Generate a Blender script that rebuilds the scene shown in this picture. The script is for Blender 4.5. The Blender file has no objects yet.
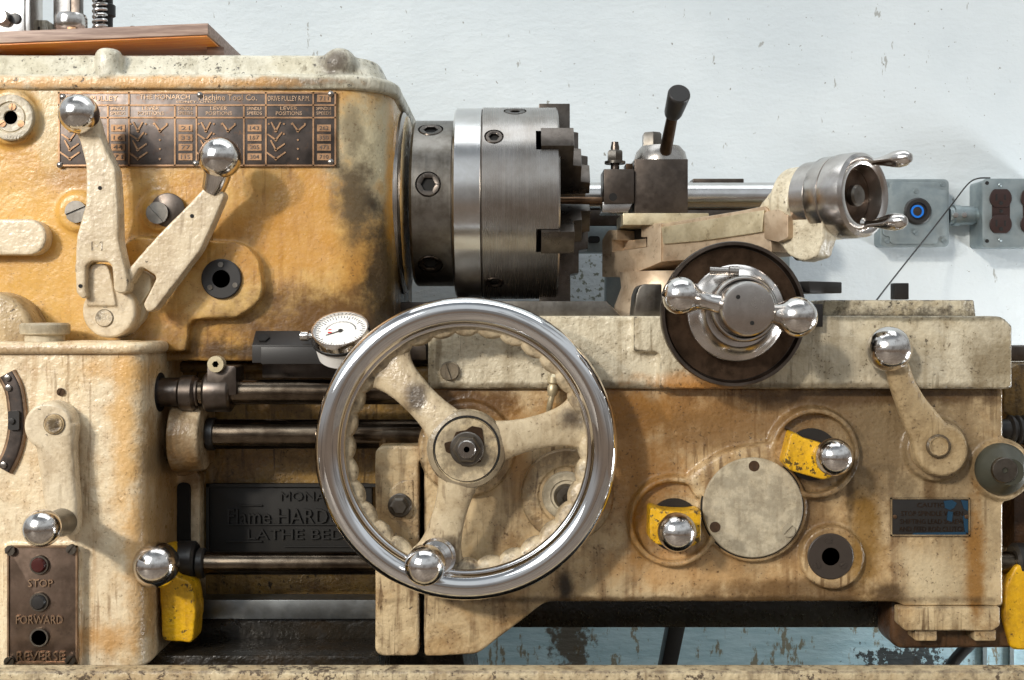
import bpy, bmesh, math, random
from mathutils import Vector, Matrix, noise
random.seed(7)
COL = bpy.context.scene.collection
R = math.radians
PI = math.pi

# ------------------------------------------------------------------ frame of measure
# camera looks along +Y; image 1024x680; F = focal length in pixels; depth Y in millimetres
F, CX, CY, H = 1156.0, 512.0, 315.0, 1.12
def SC(Y): return (F + Y) / F * 0.001
def P(px, py, Y):
    s = SC(Y)
    return Vector(((px - CX) * s, Y * 0.001, H + (CY - py) * s))
def C(r, g, b):
    f = lambda c: (c / 255 / 12.92) if c / 255 <= 0.04045 else ((c / 255 + 0.055) / 1.055) ** 2.4
    return (f(r), f(g), f(b), 1.0)
TOCAM = Vector((0, -1, 0)); XA = Vector((1, 0, 0)); ZA = Vector((0, 0, 1))

# ------------------------------------------------------------------ mesh helpers
class B:
    def __init__(self): self.bm = bmesh.new()
    def ring(self, pts): return [self.bm.verts.new(p) for p in pts]
    def face(self, vs):
        try: return self.bm.faces.new(vs)
        except ValueError: return None
    def skin(self, rings, caps=True, closed=True, loop=False):
        n = len(rings[0]); m = len(rings)
        for i in range(m if loop else m - 1):
            a, b = rings[i], rings[(i + 1) % m]
            for j in range(n if closed else n - 1):
                k = (j + 1) % n
                self.face((a[j], a[k], b[k], b[j]))
        if caps and not loop:
            self.face(rings[0][::-1]); self.face(rings[-1])
    def extr(self, pts, vec):
        a = self.ring(pts); b = self.ring([p + vec for p in pts])
        self.skin([a, b])
    def rev(self, o, axis, prof, seg=48, closed=False, hexes=()):
        axis = Vector(axis).normalized()
        u = axis.cross(Vector((0, 0, 1)))
        if u.length < 1e-3: u = axis.cross(Vector((1, 0, 0)))
        u.normalize(); v = axis.cross(u)
        rings = []
        for idx, (r, t) in enumerate(prof):
            if r < 1e-7: rings.append([self.bm.verts.new(o + axis * t)])
            else:
                vs = []
                for j in range(seg):
                    a = 2 * PI * j / seg
                    rr = r
                    if idx in hexes: rr = r * math.cos(PI / 6) / math.cos((a % (PI / 3)) - PI / 6)
                    vs.append(self.bm.verts.new(o + axis * t + (u * math.cos(a) + v * math.sin(a)) * rr))
                rings.append(vs)
        m = len(rings)
        for i in range(m if closed else m - 1):
            a, b = rings[i], rings[(i + 1) % m]
            for j in range(seg):
                k = (j + 1) % seg
                if len(a) == 1 and len(b) == 1: continue
                if len(a) == 1: self.face((a[0], b[k], b[j]))
                elif len(b) == 1: self.face((a[j], a[k], b[0]))
                else: self.face((a[j], a[k], b[k], b[j]))
        if not closed:
            if len(rings[0]) > 1: self.face(rings[0][::-1])
            if len(rings[-1]) > 1: self.face(rings[-1])
    def dsk(self, px, py, Y, prof, seg=56, hexes=(), closed=False):
        s = SC(Y)
        self.rev(P(px, py, Y), TOCAM, [(r * s, t * 0.001) for r, t in prof], seg, closed, hexes)
    def box(self, a, b):
        x0, y0, z0 = a; x1, y1, z1 = b
        self.extr([Vector((x0, y0, z0)), Vector((x1, y0, z0)), Vector((x1, y0, z1)), Vector((x0, y0, z1))], Vector((0, y1 - y0, 0)))
    def pbox(self, px0, py0, px1, py1, Y0, Y1):
        a = P(px0, py1, Y0); b = P(px1, py0, Y0)
        self.box((a.x, Y0 * .001, a.z), (b.x, Y1 * .001, b.z))
    def prism(self, pts, Y0, Y1, seg=6):
        self.extr([P(x, y, Y0) for x, y in rpoly(pts, seg)], Vector((0, (Y1 - Y0) * .001, 0)))
    def ball(self, c, r, seg=40, sq=1.0):
        r = r * 1.05
        prof = [(r * math.sin(PI * i / 20), -r * sq * math.cos(PI * i / 20)) for i in range(21)]
        prof[0] = (0, -r * sq); prof[-1] = (0, r * sq)
        self.rev(c, TOCAM, prof, seg)
    def lever(self, pts, n=24, sub=5, flat=False):
        # pts: (px, py, Y, half width px, half depth mm, exponent)
        q = smooth(pts, sub) if sub else pts
        cs = [P(p[0], p[1], p[2]) for p in q]
        rings = []
        for i, p in enumerate(q):
            t = (cs[min(i + 1, len(q) - 1)] - cs[max(i - 1, 0)])
            rt = t.cross(Vector((0, 1, 0))); rt.normalize()
            up = rt.cross(t); up.normalize()
            e = p[5] if len(p) > 5 else 2.6
            w = p[3] * SC(p[2]); d = p[4] * .001
            vs = []
            for j in range(n):
                a = 2 * PI * j / n
                ca, sa = math.cos(a), math.sin(a)
                vs.append(cs[i] + rt * (w * math.copysign(abs(ca) ** (2 / e), ca)) + up * (d * math.copysign(abs(sa) ** (2 / e), sa)))
            rings.append(self.ring(vs))
        self.skin(rings)
    def tube(self, pts, r, n=14, sub=6):
        q = smooth([tuple(p) for p in pts], sub) if sub else [tuple(p) for p in pts]
        q = [Vector(p) for p in q]
        rings = []; prev = None
        for i, p in enumerate(q):
            t = (q[min(i + 1, len(q) - 1)] - q[max(i - 1, 0)]).normalized()
            if prev is None:
                u = t.cross(Vector((0, 0, 1)))
                if u.length < 1e-3: u = t.cross(Vector((1, 0, 0)))
            else: u = prev - t * prev.dot(t)
            u.normalize(); prev = u; v = t.cross(u)
            rr = r(i / (len(q) - 1)) if callable(r) else r
            rings.append(self.ring([p + (u * math.cos(2 * PI * j / n) + v * math.sin(2 * PI * j / n)) * rr for j in range(n)]))
        self.skin(rings)
    def text(self, s, px, py, w, h, Y, depth=0.8, rot=0):
        cu = bpy.data.curves.new('t', 'FONT'); cu.body = s; cu.extrude = 0.05; cu.resolution_u = 2
        o = bpy.data.objects.new('t', cu); COL.objects.link(o)
        me = bpy.data.meshes.new_from_object(o.evaluated_get(bpy.context.evaluated_depsgraph_get()))
        bpy.data.objects.remove(o); bpy.data.curves.remove(cu)
        xs = [v.co.x for v in me.vertices]; ys = [v.co.y for v in me.vertices]
        x0, x1, y0, y1 = min(xs), max(xs), min(ys), max(ys)
        sc = SC(Y); c = P(px, py, Y)
        for v in me.vertices:
            a = ((v.co.x - x0) / (x1 - x0) - .5) * w * sc
            b = ((v.co.y - y0) / (y1 - y0) - .5) * h * sc
            a, b = a * math.cos(rot) - b * math.sin(rot), a * math.sin(rot) + b * math.cos(rot)
            v.co = (c.x + a, c.y + (-depth * .001 if v.co.z > 0 else 0.0002), c.z + b)
        self.bm.from_mesh(me); bpy.data.meshes.remove(me)
    def slotscrew(self, px, py, Y, r, h=2.0, rot=0.5, slot=0.16):
        # round head cut by a slot: thin disc below, two D-shaped halves above
        s = SC(Y); c = P(px, py, Y)
        self.dsk(px, py, Y, [(r, 0), (r, h * .45), (0, h * .45)], 32)
        for sg in (0, 1):
            pts = []
            a0 = math.asin(slot)
            for i in range(15):
                a = a0 + (PI - 2 * a0) * i / 14 + sg * PI + rot
                pts.append(c + Vector((math.cos(a) * r * s, 0, math.sin(a) * r * s)) + Vector((0, -h * .0004, 0)))
            self.extr(pts, Vector((0, -h * .0006, 0)))
    def join(self, other): 
        me = bpy.data.meshes.new('j'); other.bm.to_mesh(me); self.bm.from_mesh(me); bpy.data.meshes.remove(me)

def smooth(pts, sub):
    out = []
    n = len(pts); L = min(len(p) for p in pts)
    for i in range(n - 1):
        p0 = pts[max(i - 1, 0)]; p1 = pts[i]; p2 = pts[i + 1]; p3 = pts[min(i + 2, n - 1)]
        for k in range(sub):
            t = k / sub
            out.append(tuple(0.5 * ((2 * p1[c]) + (-p0[c] + p2[c]) * t + (2 * p0[c] - 5 * p1[c] + 4 * p2[c] - p3[c]) * t * t + (-p0[c] + 3 * p1[c] - 3 * p2[c] + p3[c]) * t ** 3) for c in range(L)))
    out.append(tuple(pts[-1][:L]))
    return out

def rpoly(pts, seg=6):
    out = []; n = len(pts)
    for i, p in enumerate(pts):
        if len(p) < 3 or p[2] == 0: out.append((p[0], p[1])); continue
        a = Vector(pts[i - 1][:2]); c = Vector(pts[(i + 1) % n][:2]); b = Vector(p[:2]); r = p[2]
        u = (a - b); v = (c - b); lu, lv = u.length, v.length; u.normalize(); v.normalize()
        ang = u.angle(v); d = min(r / math.tan(ang / 2), lu * .49, lv * .49); r = d * math.tan(ang / 2)
        bis = (u + v).normalized(); ce = b + bis * (r / math.sin(ang / 2))
        s = (b + u * d) - ce; e = (b + v * d) - ce
        tot = s.angle_signed(e)
        for k in range(seg + 1):
            m = Matrix.Rotation(-tot * k / seg, 2); q = ce + m @ s
            out.append((q.x, q.y))
    return out

ORG = {}
def tag(o, label=None, cat=None, group=None, kind=None):
    if label: o['label'] = label
    if cat: o['category'] = cat
    if group: o['group'] = group
    if kind: o['kind'] = kind
    return o
def thing(name, label, cat, loc, group=None):
    o = bpy.data.objects.new(name, None); COL.objects.link(o)
    o.empty_display_size = 0.02; o.location = loc; ORG[o.name] = Vector(loc)
    return tag(o, label, cat, group)
def link(name, me, mat, parent=None, origin=None):
    if origin is None:
        lo = Vector((1e9,) * 3); hi = Vector((-1e9,) * 3)
        for v in me.vertices:
            for k in range(3): lo[k] = min(lo[k], v.co[k]); hi[k] = max(hi[k], v.co[k])
        origin = (lo + hi) / 2
    me.transform(Matrix.Translation(-origin))
    o = bpy.data.objects.new(name, me); COL.objects.link(o)
    me.name = name
    if mat: me.materials.append(mat)
    if parent: o.parent = parent; o.location = origin - ORG[parent.name]
    else: o.location = origin
    ORG[o.name] = Vector(origin)
    return o
def obj(name, b, mat, parent=None, bev=0, seg=2, ang=35, origin=None, label=None):
    bm = b.bm
    bmesh.ops.recalc_face_normals(bm, faces=bm.faces)
    if bev:
        es = [e for e in bm.edges if len(e.link_faces) == 2 and e.calc_face_angle(0) > R(38)]
        bmesh.ops.bevel(bm, geom=es, offset=bev * .001, segments=seg, profile=.6, affect='EDGES', clamp_overlap=True)
    me = bpy.data.meshes.new(name); bm.to_mesh(me); bm.free()
    me.polygons.foreach_set('use_smooth', [True] * len(me.polygons))
    me.set_sharp_from_angle(angle=R(ang))
    o = link(name, me, mat, parent, origin)
    if label: o['label'] = label
    return o
def cast(name, b, mat, parent=None, vox=2.4, it=6, label=None, lump=0.0):
    # weld overlapping solids into one continuous casting with soft fillets
    bm = b.bm; bmesh.ops.recalc_face_normals(bm, faces=bm.faces)
    me = bpy.data.meshes.new('tmp'); bm.to_mesh(me); bm.free()
    o = bpy.data.objects.new('tmp', me); COL.objects.link(o)
    m = o.modifiers.new('r', 'REMESH'); m.mode = 'VOXEL'; m.voxel_size = vox * .001
    m = o.modifiers.new('s', 'SMOOTH'); m.factor = .5; m.iterations = it
    me2 = bpy.data.meshes.new_from_object(o.evaluated_get(bpy.context.evaluated_depsgraph_get()))
    bpy.data.objects.remove(o); bpy.data.meshes.remove(me)
    if lump:
        ns = [v.normal.copy() for v in me2.vertices]
        for v, n in zip(me2.vertices, ns):
            v.co += n * (noise.noise(v.co * 38) * lump * .001 + noise.noise(v.co * 110) * lump * .0004)
    me2.polygons.foreach_set('use_smooth', [True] * len(me2.polygons))
    o = link(name, me2, mat, parent)
    if label: o['label'] = label
    return o
def copy_tree(o, parent=None):
    c = o.copy(); COL.objects.link(c)
    if parent: c.parent = parent
    ORG[c.name] = ORG[o.name].copy()
    for ch in list(o.children): copy_tree(ch, c)
    return c

# ------------------------------------------------------------------ materials
def newmat(name):
    m = bpy.data.materials.new(name); m.use_nodes = True
    nt = m.node_tree
    return m, nt, nt.nodes['Principled BSDF']
class G:
    def __init__(self, nt): self.nt = nt
    def put(self, n, i, v):
        if hasattr(v, 'is_output'): self.nt.links.new(v, n.inputs[i])
        else: n.inputs[i].default_value = v
    def node(self, t, **k):
        n = self.nt.nodes.new(t)
        for a, v in k.items(): setattr(n, a, v)
        return n
    def pos(self): return self.node('ShaderNodeNewGeometry').outputs['Position']
    def objc(self): return self.node('ShaderNodeTexCoord').outputs['Object']
    def vm(self, op, a, b=None):
        n = self.node('ShaderNodeVectorMath', operation=op); self.put(n, 0, a)
        if b is not None: self.put(n, 1, b)
        return n.outputs['Value'] if op == 'LENGTH' else n.outputs['Vector']
    def m(self, op, a, b=0.0, clamp=False):
        n = self.node('ShaderNodeMath', operation=op, use_clamp=clamp); self.put(n, 0, a); self.put(n, 1, b)
        return n.outputs[0]
    def noise(self, v, scale, detail=4, rough=.55, dist=0):
        n = self.node('ShaderNodeTexNoise'); self.put(n, 'Vector', v); self.put(n, 'Scale', scale)
        self.put(n, 'Detail', detail); self.put(n, 'Roughness', rough); self.put(n, 'Distortion', dist)
        return n.outputs['Fac']
    def rng(self, v, a, b, c=0.0, d=1.0, smooth=True):
        n = self.node('ShaderNodeMapRange', interpolation_type='SMOOTHSTEP' if smooth else 'LINEAR')
        self.put(n, 0, v); self.put(n, 1, a); self.put(n, 2, b); self.put(n, 3, c); self.put(n, 4, d)
        return n.outputs[0]
    def mix(self, f, a, b):
        n = self.node('ShaderNodeMix', data_type='RGBA'); self.put(n, 0, f); self.put(n, 6, a); self.put(n, 7, b)
        return n.outputs[2]
    def bump(self, h, strength, dist, normal=None):
        n = self.node('ShaderNodeBump'); self.put(n, 'Height', h); self.put(n, 'Strength', strength); self.put(n, 'Distance', dist)
        if normal: self.put(n, 'Normal', normal)
        return n.outputs[0]

def paint(name, base, stain, streak, dark=C(48, 38, 28), amt=.8, lo=.46, hi=.66, chips=.705, edge=.6, bump=.35, bscale=230, rough=.36, spots=(), streakamt=.55, seed=0.0, grime=.5):
    m, nt, bs = newmat(name); g = G(nt)
    p = g.vm('ADD', g.pos(), (seed, seed * .7, seed * 1.3))
    n1 = g.noise(p, 11, 9, .66, .5)
    col = g.mix(g.rng(n1, lo, hi, 0, amt), base, stain)
    # runs of old oil, fine mottling, dark specks
    warp = g.vm('ADD', g.vm('MULTIPLY', p, (60, 60, 6)), g.vm('MULTIPLY', p, (9, 0, 0)))
    n2 = g.noise(warp, 1, 6, .62, .3)
    col = g.mix(g.rng(n2, .48, .72, 0, streakamt), col, streak)
    n6 = g.noise(p, 55, 8, .72)
    col = g.mix(g.rng(n6, .40, .66, 0, .42), col, streak)
    col = g.mix(g.rng(n6, .60, .36, 0, .22), col, base)
    drip = g.noise(g.vm('ADD', g.vm('MULTIPLY', p, (150, 150, 8)), g.vm('MULTIPLY', g.vm('ADD', p, (3, 1, 2)), (0, 0, 4))), 1, 4, .55, .4)
    dm = g.rng(g.noise(g.vm('ADD', p, (7, 3, 5)), 8, 5, .6), .46, .60)
    col = g.mix(g.m('MULTIPLY', g.rng(drip, .55, .66), g.m('MULTIPLY', dm, streakamt)), col, (streak[0] * .55, streak[1] * .5, streak[2] * .45, 1))
    wob = g.noise(p, 30, 8, .68)
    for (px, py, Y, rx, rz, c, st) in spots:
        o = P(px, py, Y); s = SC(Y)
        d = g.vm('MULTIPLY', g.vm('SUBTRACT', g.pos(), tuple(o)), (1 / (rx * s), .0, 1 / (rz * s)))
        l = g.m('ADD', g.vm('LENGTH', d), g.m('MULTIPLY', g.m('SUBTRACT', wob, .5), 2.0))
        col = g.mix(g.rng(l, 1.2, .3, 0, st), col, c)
    big = g.noise(p, 14, 5, .6)
    sp = g.noise(p, 330, 4, .6)
    spf = g.rng(g.m('ADD', sp, g.m('MULTIPLY', g.m('SUBTRACT', n6, .5), .5)), .62, .70, 0, grime)
    col = g.mix(spf, col, (streak[0] * .35, streak[1] * .33, streak[2] * .3, 1))
    ch = g.noise(p, 150, 6, .68)
    chf = g.rng(g.m('ADD', ch, g.m('MULTIPLY', g.m('SUBTRACT', big, .5), .6)), chips, chips + .03, 0, 1)
    pt = g.node('ShaderNodeNewGeometry').outputs['Pointiness']
    ed = g.rng(g.m('ADD', pt, g.m('MULTIPLY', g.m('SUBTRACT', g.noise(p, 75, 6, .72), .5), .14)), .535, .57, 0, edge)
    chf = g.m('MAXIMUM', chf, ed)
    col = g.mix(g.m('MULTIPLY', chf, .88), col, dark)
    g.put(bs, 'Base Color', col)
    g.put(bs, 'Roughness', g.rng(n6, .3, .7, rough - .1, rough + .16))
    h1 = g.noise(p, bscale, 2, .5); h2 = g.noise(p, 42, 3, .5)
    hh = g.m('ADD', g.m('MULTIPLY', h1, 1.1), g.m('MULTIPLY', h2, 1.8))
    hh = g.m('SUBTRACT', hh, g.m('MULTIPLY', chf, .7))
    g.put(bs, 'Normal', g.bump(hh, bump, .0026))
    return m

def metal(name, col, col2=None, rough=.3, var=.12, scale=60, stretch=(1, 1, 1), bump=0.0, met=1.0, spots=.0, spotcol=C(60, 45, 35)):
    m, nt, bs = newmat(name); g = G(nt)
    p = g.objc()
    q = g.vm('MULTIPLY', p, stretch)
    n = g.noise(q, scale, 6, .6)
    n2 = g.noise(p, 35, 6, .65)
    c = g.mix(g.rng(n2, .35, .68), col, col2 or col)
    if spots: c = g.mix(g.rng(g.noise(p, 120, 5, .7), .56, .68, 0, spots), c, spotcol)
    g.put(bs, 'Base Color', c); g.put(bs, 'Metallic', met)
    g.put(bs, 'Roughness', g.rng(n, .3, .7, max(rough - var, .02), rough + var, False))
    if bump: g.put(bs, 'Normal', g.bump(n, bump, .0008))
    return m
def plain(name, col, rough=.5, met=0.0, var=.15):
    m, nt, bs = newmat(name); g = G(nt)
    n = g.noise(g.objc(), 90, 4, .6)
    g.put(bs, 'Base Color', g.mix(g.rng(n, .35, .7, 0, var), col, (col[0] * .45, col[1] * .42, col[2] * .4, 1)))
    g.put(bs, 'Roughness', rough); g.put(bs, 'Metallic', met)
    return m

OCH, OCH2, RUST = C(196, 140, 62), C(176, 112, 38), C(126, 76, 34)
GRIME = C(72, 54, 34)
M = {}
M['head'] = paint('ochre_stained_paint', C(206, 172, 112), C(190, 138, 60), C(142, 98, 46), amt=.9, lo=.4, hi=.62, bump=.17, streakamt=.55, chips=.73, rough=.3,
    spots=[(40, 240, 100, 170, 110, C(206, 158, 74), .7), (300, 230, 100, 90, 70, C(190, 136, 60), .7), (372, 150, 120, 46, 76, C(200, 190, 158), .95), (352, 200, 100, 26, 60, C(86, 72, 52), .95), (352, 128, 100, 14, 30, C(120, 108, 84), .8), (330, 325, 100, 130, 46, C(92, 62, 28), .95), (250, 352, 100, 90, 14, C(60, 42, 22), .9), (160, 345, 100, 60, 24, C(96, 66, 34), .8), (384, 280, 130, 20, 90, C(52, 42, 28), .9), (80, 178, 100, 60, 16, C(150, 106, 54), .7), (396, 180, 170, 8, 80, C(216, 152, 50), .8), (30, 70, 98, 40, 40, C(190, 176, 140), .6), (48, 120, 98, 16, 60, C(196, 184, 150), .6), (130, 345, 100, 60, 20, C(170, 126, 40), .6)])
M['lid'] = paint('worn_grey_cream_paint', C(205, 201, 184), C(186, 178, 152), C(142, 134, 110), C(50, 46, 42), amt=.6, chips=.60, edge=.5, bump=.35, grime=.75,
    spots=[(335, 62, 110, 20, 18, C(74, 62, 54), .85), (290, 82, 92, 80, 6, C(74, 62, 50), .8), (130, 82, 92, 200, 8, C(200, 150, 84), .8)])
M['cream'] = paint('cream_enamel_paint', C(224, 208, 178), C(208, 178, 130), C(166, 130, 86), amt=.6, chips=.725, edge=.5, bump=.4, rough=.32,
    spots=[(124, 430, 20, 18, 130, C(200, 154, 84), .75), (92, 640, 20, 50, 22, C(182, 132, 66), .7), (125, 372, 20, 40, 16, C(202, 156, 90), .7), (140, 560, 30, 14, 90, C(196, 146, 76), .6), (40, 350, 20, 140, 6, C(150, 120, 84), .6), (190, 440, 100, 26, 60, C(112, 88, 56), .9), (200, 470, 120, 20, 30, C(120, 90, 52), .8), (178, 480, 110, 14, 90, C(140, 104, 58), .7), (176, 452, 125, 7, 20, C(20, 66, 78), .9), (185, 610, 100, 20, 50, C(60, 44, 26), .85), (148, 520, 40, 10, 130, C(186, 150, 100), .6)])  # brown on the side bracket also paints in its darker shading
M['lever'] = paint('worn_ivory_paint', C(214, 199, 172), C(194, 172, 138), C(146, 122, 90), amt=.5, chips=.72, edge=.8, bump=.25, rough=.28, streakamt=.35, grime=.3)
M['wheelpaint'] = paint('greyish_ivory_paint', C(200, 184, 154), C(166, 142, 104), C(126, 102, 72), C(52, 44, 38), amt=.6, chips=.66, edge=.6, bump=.25, rough=.3,
    spots=[(415, 398, 0, 14, 20, C(66, 54, 44), .9), (572, 418, 0, 18, 16, C(72, 60, 48), .9), (448, 545, 0, 14, 10, C(72, 60, 48), .8), (467, 448, -10, 38, 38, C(186, 168, 134), .5), (404, 428, 0, 8, 8, C(52, 44, 38), .8)])
M['saddle'] = paint('pale_khaki_paint', C(211, 201, 177), C(192, 176, 142), C(136, 118, 88), amt=.6, chips=.69, edge=.9, bump=.5, rough=.32, grime=.7,
    spots=[(660, 386, 50, 400, 5, C(86, 70, 44), .75), (990, 360, 50, 30, 36, C(112, 94, 62), .7), (690, 382, 50, 60, 14, C(184, 124, 50), .75), (900, 318, 50, 140, 4, C(90, 84, 66), .7)])
M['apron'] = paint('tan_stained_shaded_paint', C(208, 186, 148), C(172, 136, 88), C(112, 84, 54), amt=.8, lo=.40, hi=.64, chips=.69, edge=.5, bump=.38, streakamt=.8, rough=.3, grime=.7,
    spots=[(640, 412, 60, 170, 26, C(150, 104, 46), .9), (640, 470, 60, 50, 110, C(160, 112, 52), .8), (565, 585, 60, 10, 22, C(30, 24, 20), .95), (700, 570, 60, 130, 26, C(196, 152, 98), .6), (790, 500, 60, 60, 70, C(112, 86, 54), .85), (890, 430, 60, 120, 90, C(116, 98, 72), .9), (740, 425, 60, 110, 34, C(124, 94, 58), .8), (960, 470, 60, 60, 150, C(138, 118, 88), .7), (862, 545, 60, 22, 70, C(128, 94, 36), .85), (800, 590, 60, 120, 14, C(96, 70, 40), .8), (975, 560, 60, 12, 80, C(140, 96, 36), .85), (880, 396, 60, 190, 12, C(88, 66, 42), .85), (925, 575, 60, 36, 34, C(206, 188, 154), .8), (930, 500, 60, 10, 36, C(96, 72, 44), .8), (700, 600, 60, 320, 5, C(74, 54, 30), .85), (470, 402, 60, 60, 20, C(92, 62, 30), .9), (423, 540, 60, 4, 130, C(50, 38, 26), .9), (640, 520, 60, 14, 50, C(150, 110, 54), .7), (520, 470, 60, 14, 40, C(196, 150, 90), .6), (890, 590, 60, 24, 14, C(70, 52, 32), .85), (912, 410, 60, 4, 30, C(70, 50, 32), .7), (850, 490, 60, 5, 60, C(80, 62, 38), .7)])  # stains, plus shade painted in at the right and under the saddle
M['pan'] = paint('chipped_cream_paint', C(208, 192, 158), C(170, 140, 98), C(112, 88, 60), C(70, 56, 46), amt=.6, chips=.59, edge=.7, bump=.45, grime=.7)
M['bed'] = paint('oily_ochre_paint', C(140, 112, 64), C(108, 78, 38), C(60, 44, 26), C(24, 20, 16), amt=.9, chips=.66, edge=.5, bump=.4, rough=.3, streakamt=.8, grime=.7)
M['oily'] = paint('oily_and_shaded_black_iron', C(34, 30, 24), C(56, 42, 24), C(20, 18, 15), C(14, 12, 10), amt=.5, chips=.8, edge=0, bump=.3, rough=.28)
M['cover'] = paint('cream_cover_paint', C(198, 187, 163), C(184, 170, 142), C(154, 138, 110), amt=.4, streakamt=.25, chips=.78, edge=.4, bump=.2, grime=.3)
M['leverdark'] = paint('soiled_ivory_paint', C(180, 158, 122), C(150, 124, 84), C(112, 88, 56), amt=.6, chips=.70, edge=.9, bump=.35, rough=.3, grime=.6)
M['yellow'] = paint('chipped_yellow_paint', C(226, 176, 30), C(206, 150, 20), C(160, 112, 24), C(40, 32, 24), amt=.5, chips=.60, edge=.7, bump=.3, rough=.34)
M['brownpaint'] = paint('brown_stained_iron', C(92, 66, 44), C(62, 42, 28), C(44, 30, 22), C(26, 20, 16), amt=.8, chips=.72, edge=.4, bump=.3)
M['chrome'] = metal('polished_chrome', C(228, 226, 224), C(220, 218, 218), .07, .04, 30)
M['ball'] = metal('polished_steel_ball', C(228, 224, 220), C(204, 198, 192), .15, .06, 40, bump=.03)
M['steel'] = metal('turned_steel', C(170, 165, 160), C(152, 145, 138), .27, .035, 60, (14, .03, .03))
M['bright'] = metal('bright_ground_steel', C(214, 212, 210), C(202, 199, 195), .2, .03, 60, (12, .03, .03))
M['drum'] = metal('grey_oiled_steel', C(134, 129, 122), C(102, 96, 88), .34, .06, 70, (8, .2, .2), spots=.2)
M['dark'] = metal('blued_dark_steel', C(108, 99, 92), C(84, 76, 70), .36, .1, 60)
M['rod'] = metal('oily_round_bar', C(112, 100, 86), C(70, 60, 50), .24, .1, 50, (.4, 6, 6))
M['iron'] = metal('machined_cast_iron', C(206, 186, 160), C(176, 152, 126), .44, .1, 90, (1, 1, 1), .15, met=.55, spots=.4)
M['palemetal'] = metal('scraped_pale_steel', C(206, 194, 164), C(170, 156, 126), .46, .12, 80, bump=.2, met=.6, spots=.4)
M['satin'] = metal('satin_steel', C(208, 202, 197), C(184, 177, 170), .23, .06, 40)
M['greybar'] = metal('grey_ground_bar', C(138, 142, 144), C(116, 118, 118), .42, .06, 60)
M['jaw'] = metal('dark_jaw_steel', C(104, 97, 91), C(80, 73, 67), .3, .06, 60)
M['plate'] = metal('brown_cast_plate', C(128, 110, 98), C(98, 84, 74), .45, .1, 60, spots=.3)
M['olive'] = plain('olive_black_knob', C(66, 66, 56), .4)
M['darkbrown'] = plain('dark_brown_bush', C(58, 50, 44), .45)
M['black'] = plain('black_oxide', C(36, 34, 33), .42)
M['blackiron'] = plain('dull_black_iron', C(20, 18, 15), .62)
M['hole'] = plain('dark_hole', C(14, 12, 10), .8, var=0)
M['bronze'] = metal('tarnished_bronze_plate', C(92, 84, 80), C(70, 66, 64), .42, .1, 60, spots=.25, spotcol=C(120, 84, 56))
M['brass'] = metal('copper_brown_brass', C(146, 116, 90), C(112, 88, 68), .42, .1, 60, spots=.3)
M['letter'] = metal('worn_raised_lettering', C(172, 146, 122), C(132, 108, 86), .42, .1, 60)
M['disc'] = metal('rust_brown_steel', C(92, 74, 60), C(60, 48, 38), .42, .1, 30, spots=.4, spotcol=C(50, 36, 28))
M['galv'] = metal('galvanised_box_steel', C(156, 166, 168), C(136, 148, 152), .44, .08, 40, met=.75)
M['blue'] = plain('blue_plastic_ring', C(24, 108, 200), .35)
M['brown'] = plain('brown_bakelite', C(48, 32, 29), .34)
M['redbtn'] = plain('dark_red_button', C(66, 24, 22), .3)
M['white'] = plain('white_dial_face', C(236, 234, 230), .35, var=.04)
M['red'] = plain('red_mark', C(210, 50, 50), .5)
M['oilblue'] = plain('blue_paint_remains', C(16, 56, 80), .5)
# ------------------------------------------------------------------ setting
def wallmat():
    m, nt, bs = newmat('white_painted_wall'); g = G(nt); p = g.pos()
    c = g.mix(g.rng(g.noise(p, 3, 5, .6), .35, .7), C(206, 214, 218), C(194, 203, 208))
    c = g.mix(g.rng(g.noise(g.vm('MULTIPLY', p, (1, 1, .35)), 52, 4, .7), .675, .71, 0, .6), c, C(120, 116, 104))
    c = g.mix(g.rng(g.noise(p, 105, 3, .6), .695, .72, 0, .75), c, C(104, 100, 86))
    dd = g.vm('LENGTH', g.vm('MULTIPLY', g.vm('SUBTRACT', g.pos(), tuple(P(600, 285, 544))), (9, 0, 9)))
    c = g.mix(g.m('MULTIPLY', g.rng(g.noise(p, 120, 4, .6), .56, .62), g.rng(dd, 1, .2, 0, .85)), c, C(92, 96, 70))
    g.put(bs, 'Base Color', c); g.put(bs, 'Roughness', .55)
    h = g.m('ADD', g.noise(g.vm('MULTIPLY', p, (1, 1, 2.2)), 36, 4, .6), g.m('MULTIPLY', g.noise(p, 160, 3, .5), .4))
    g.put(bs, 'Normal', g.bump(h, .22, .006))
    return m
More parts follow.
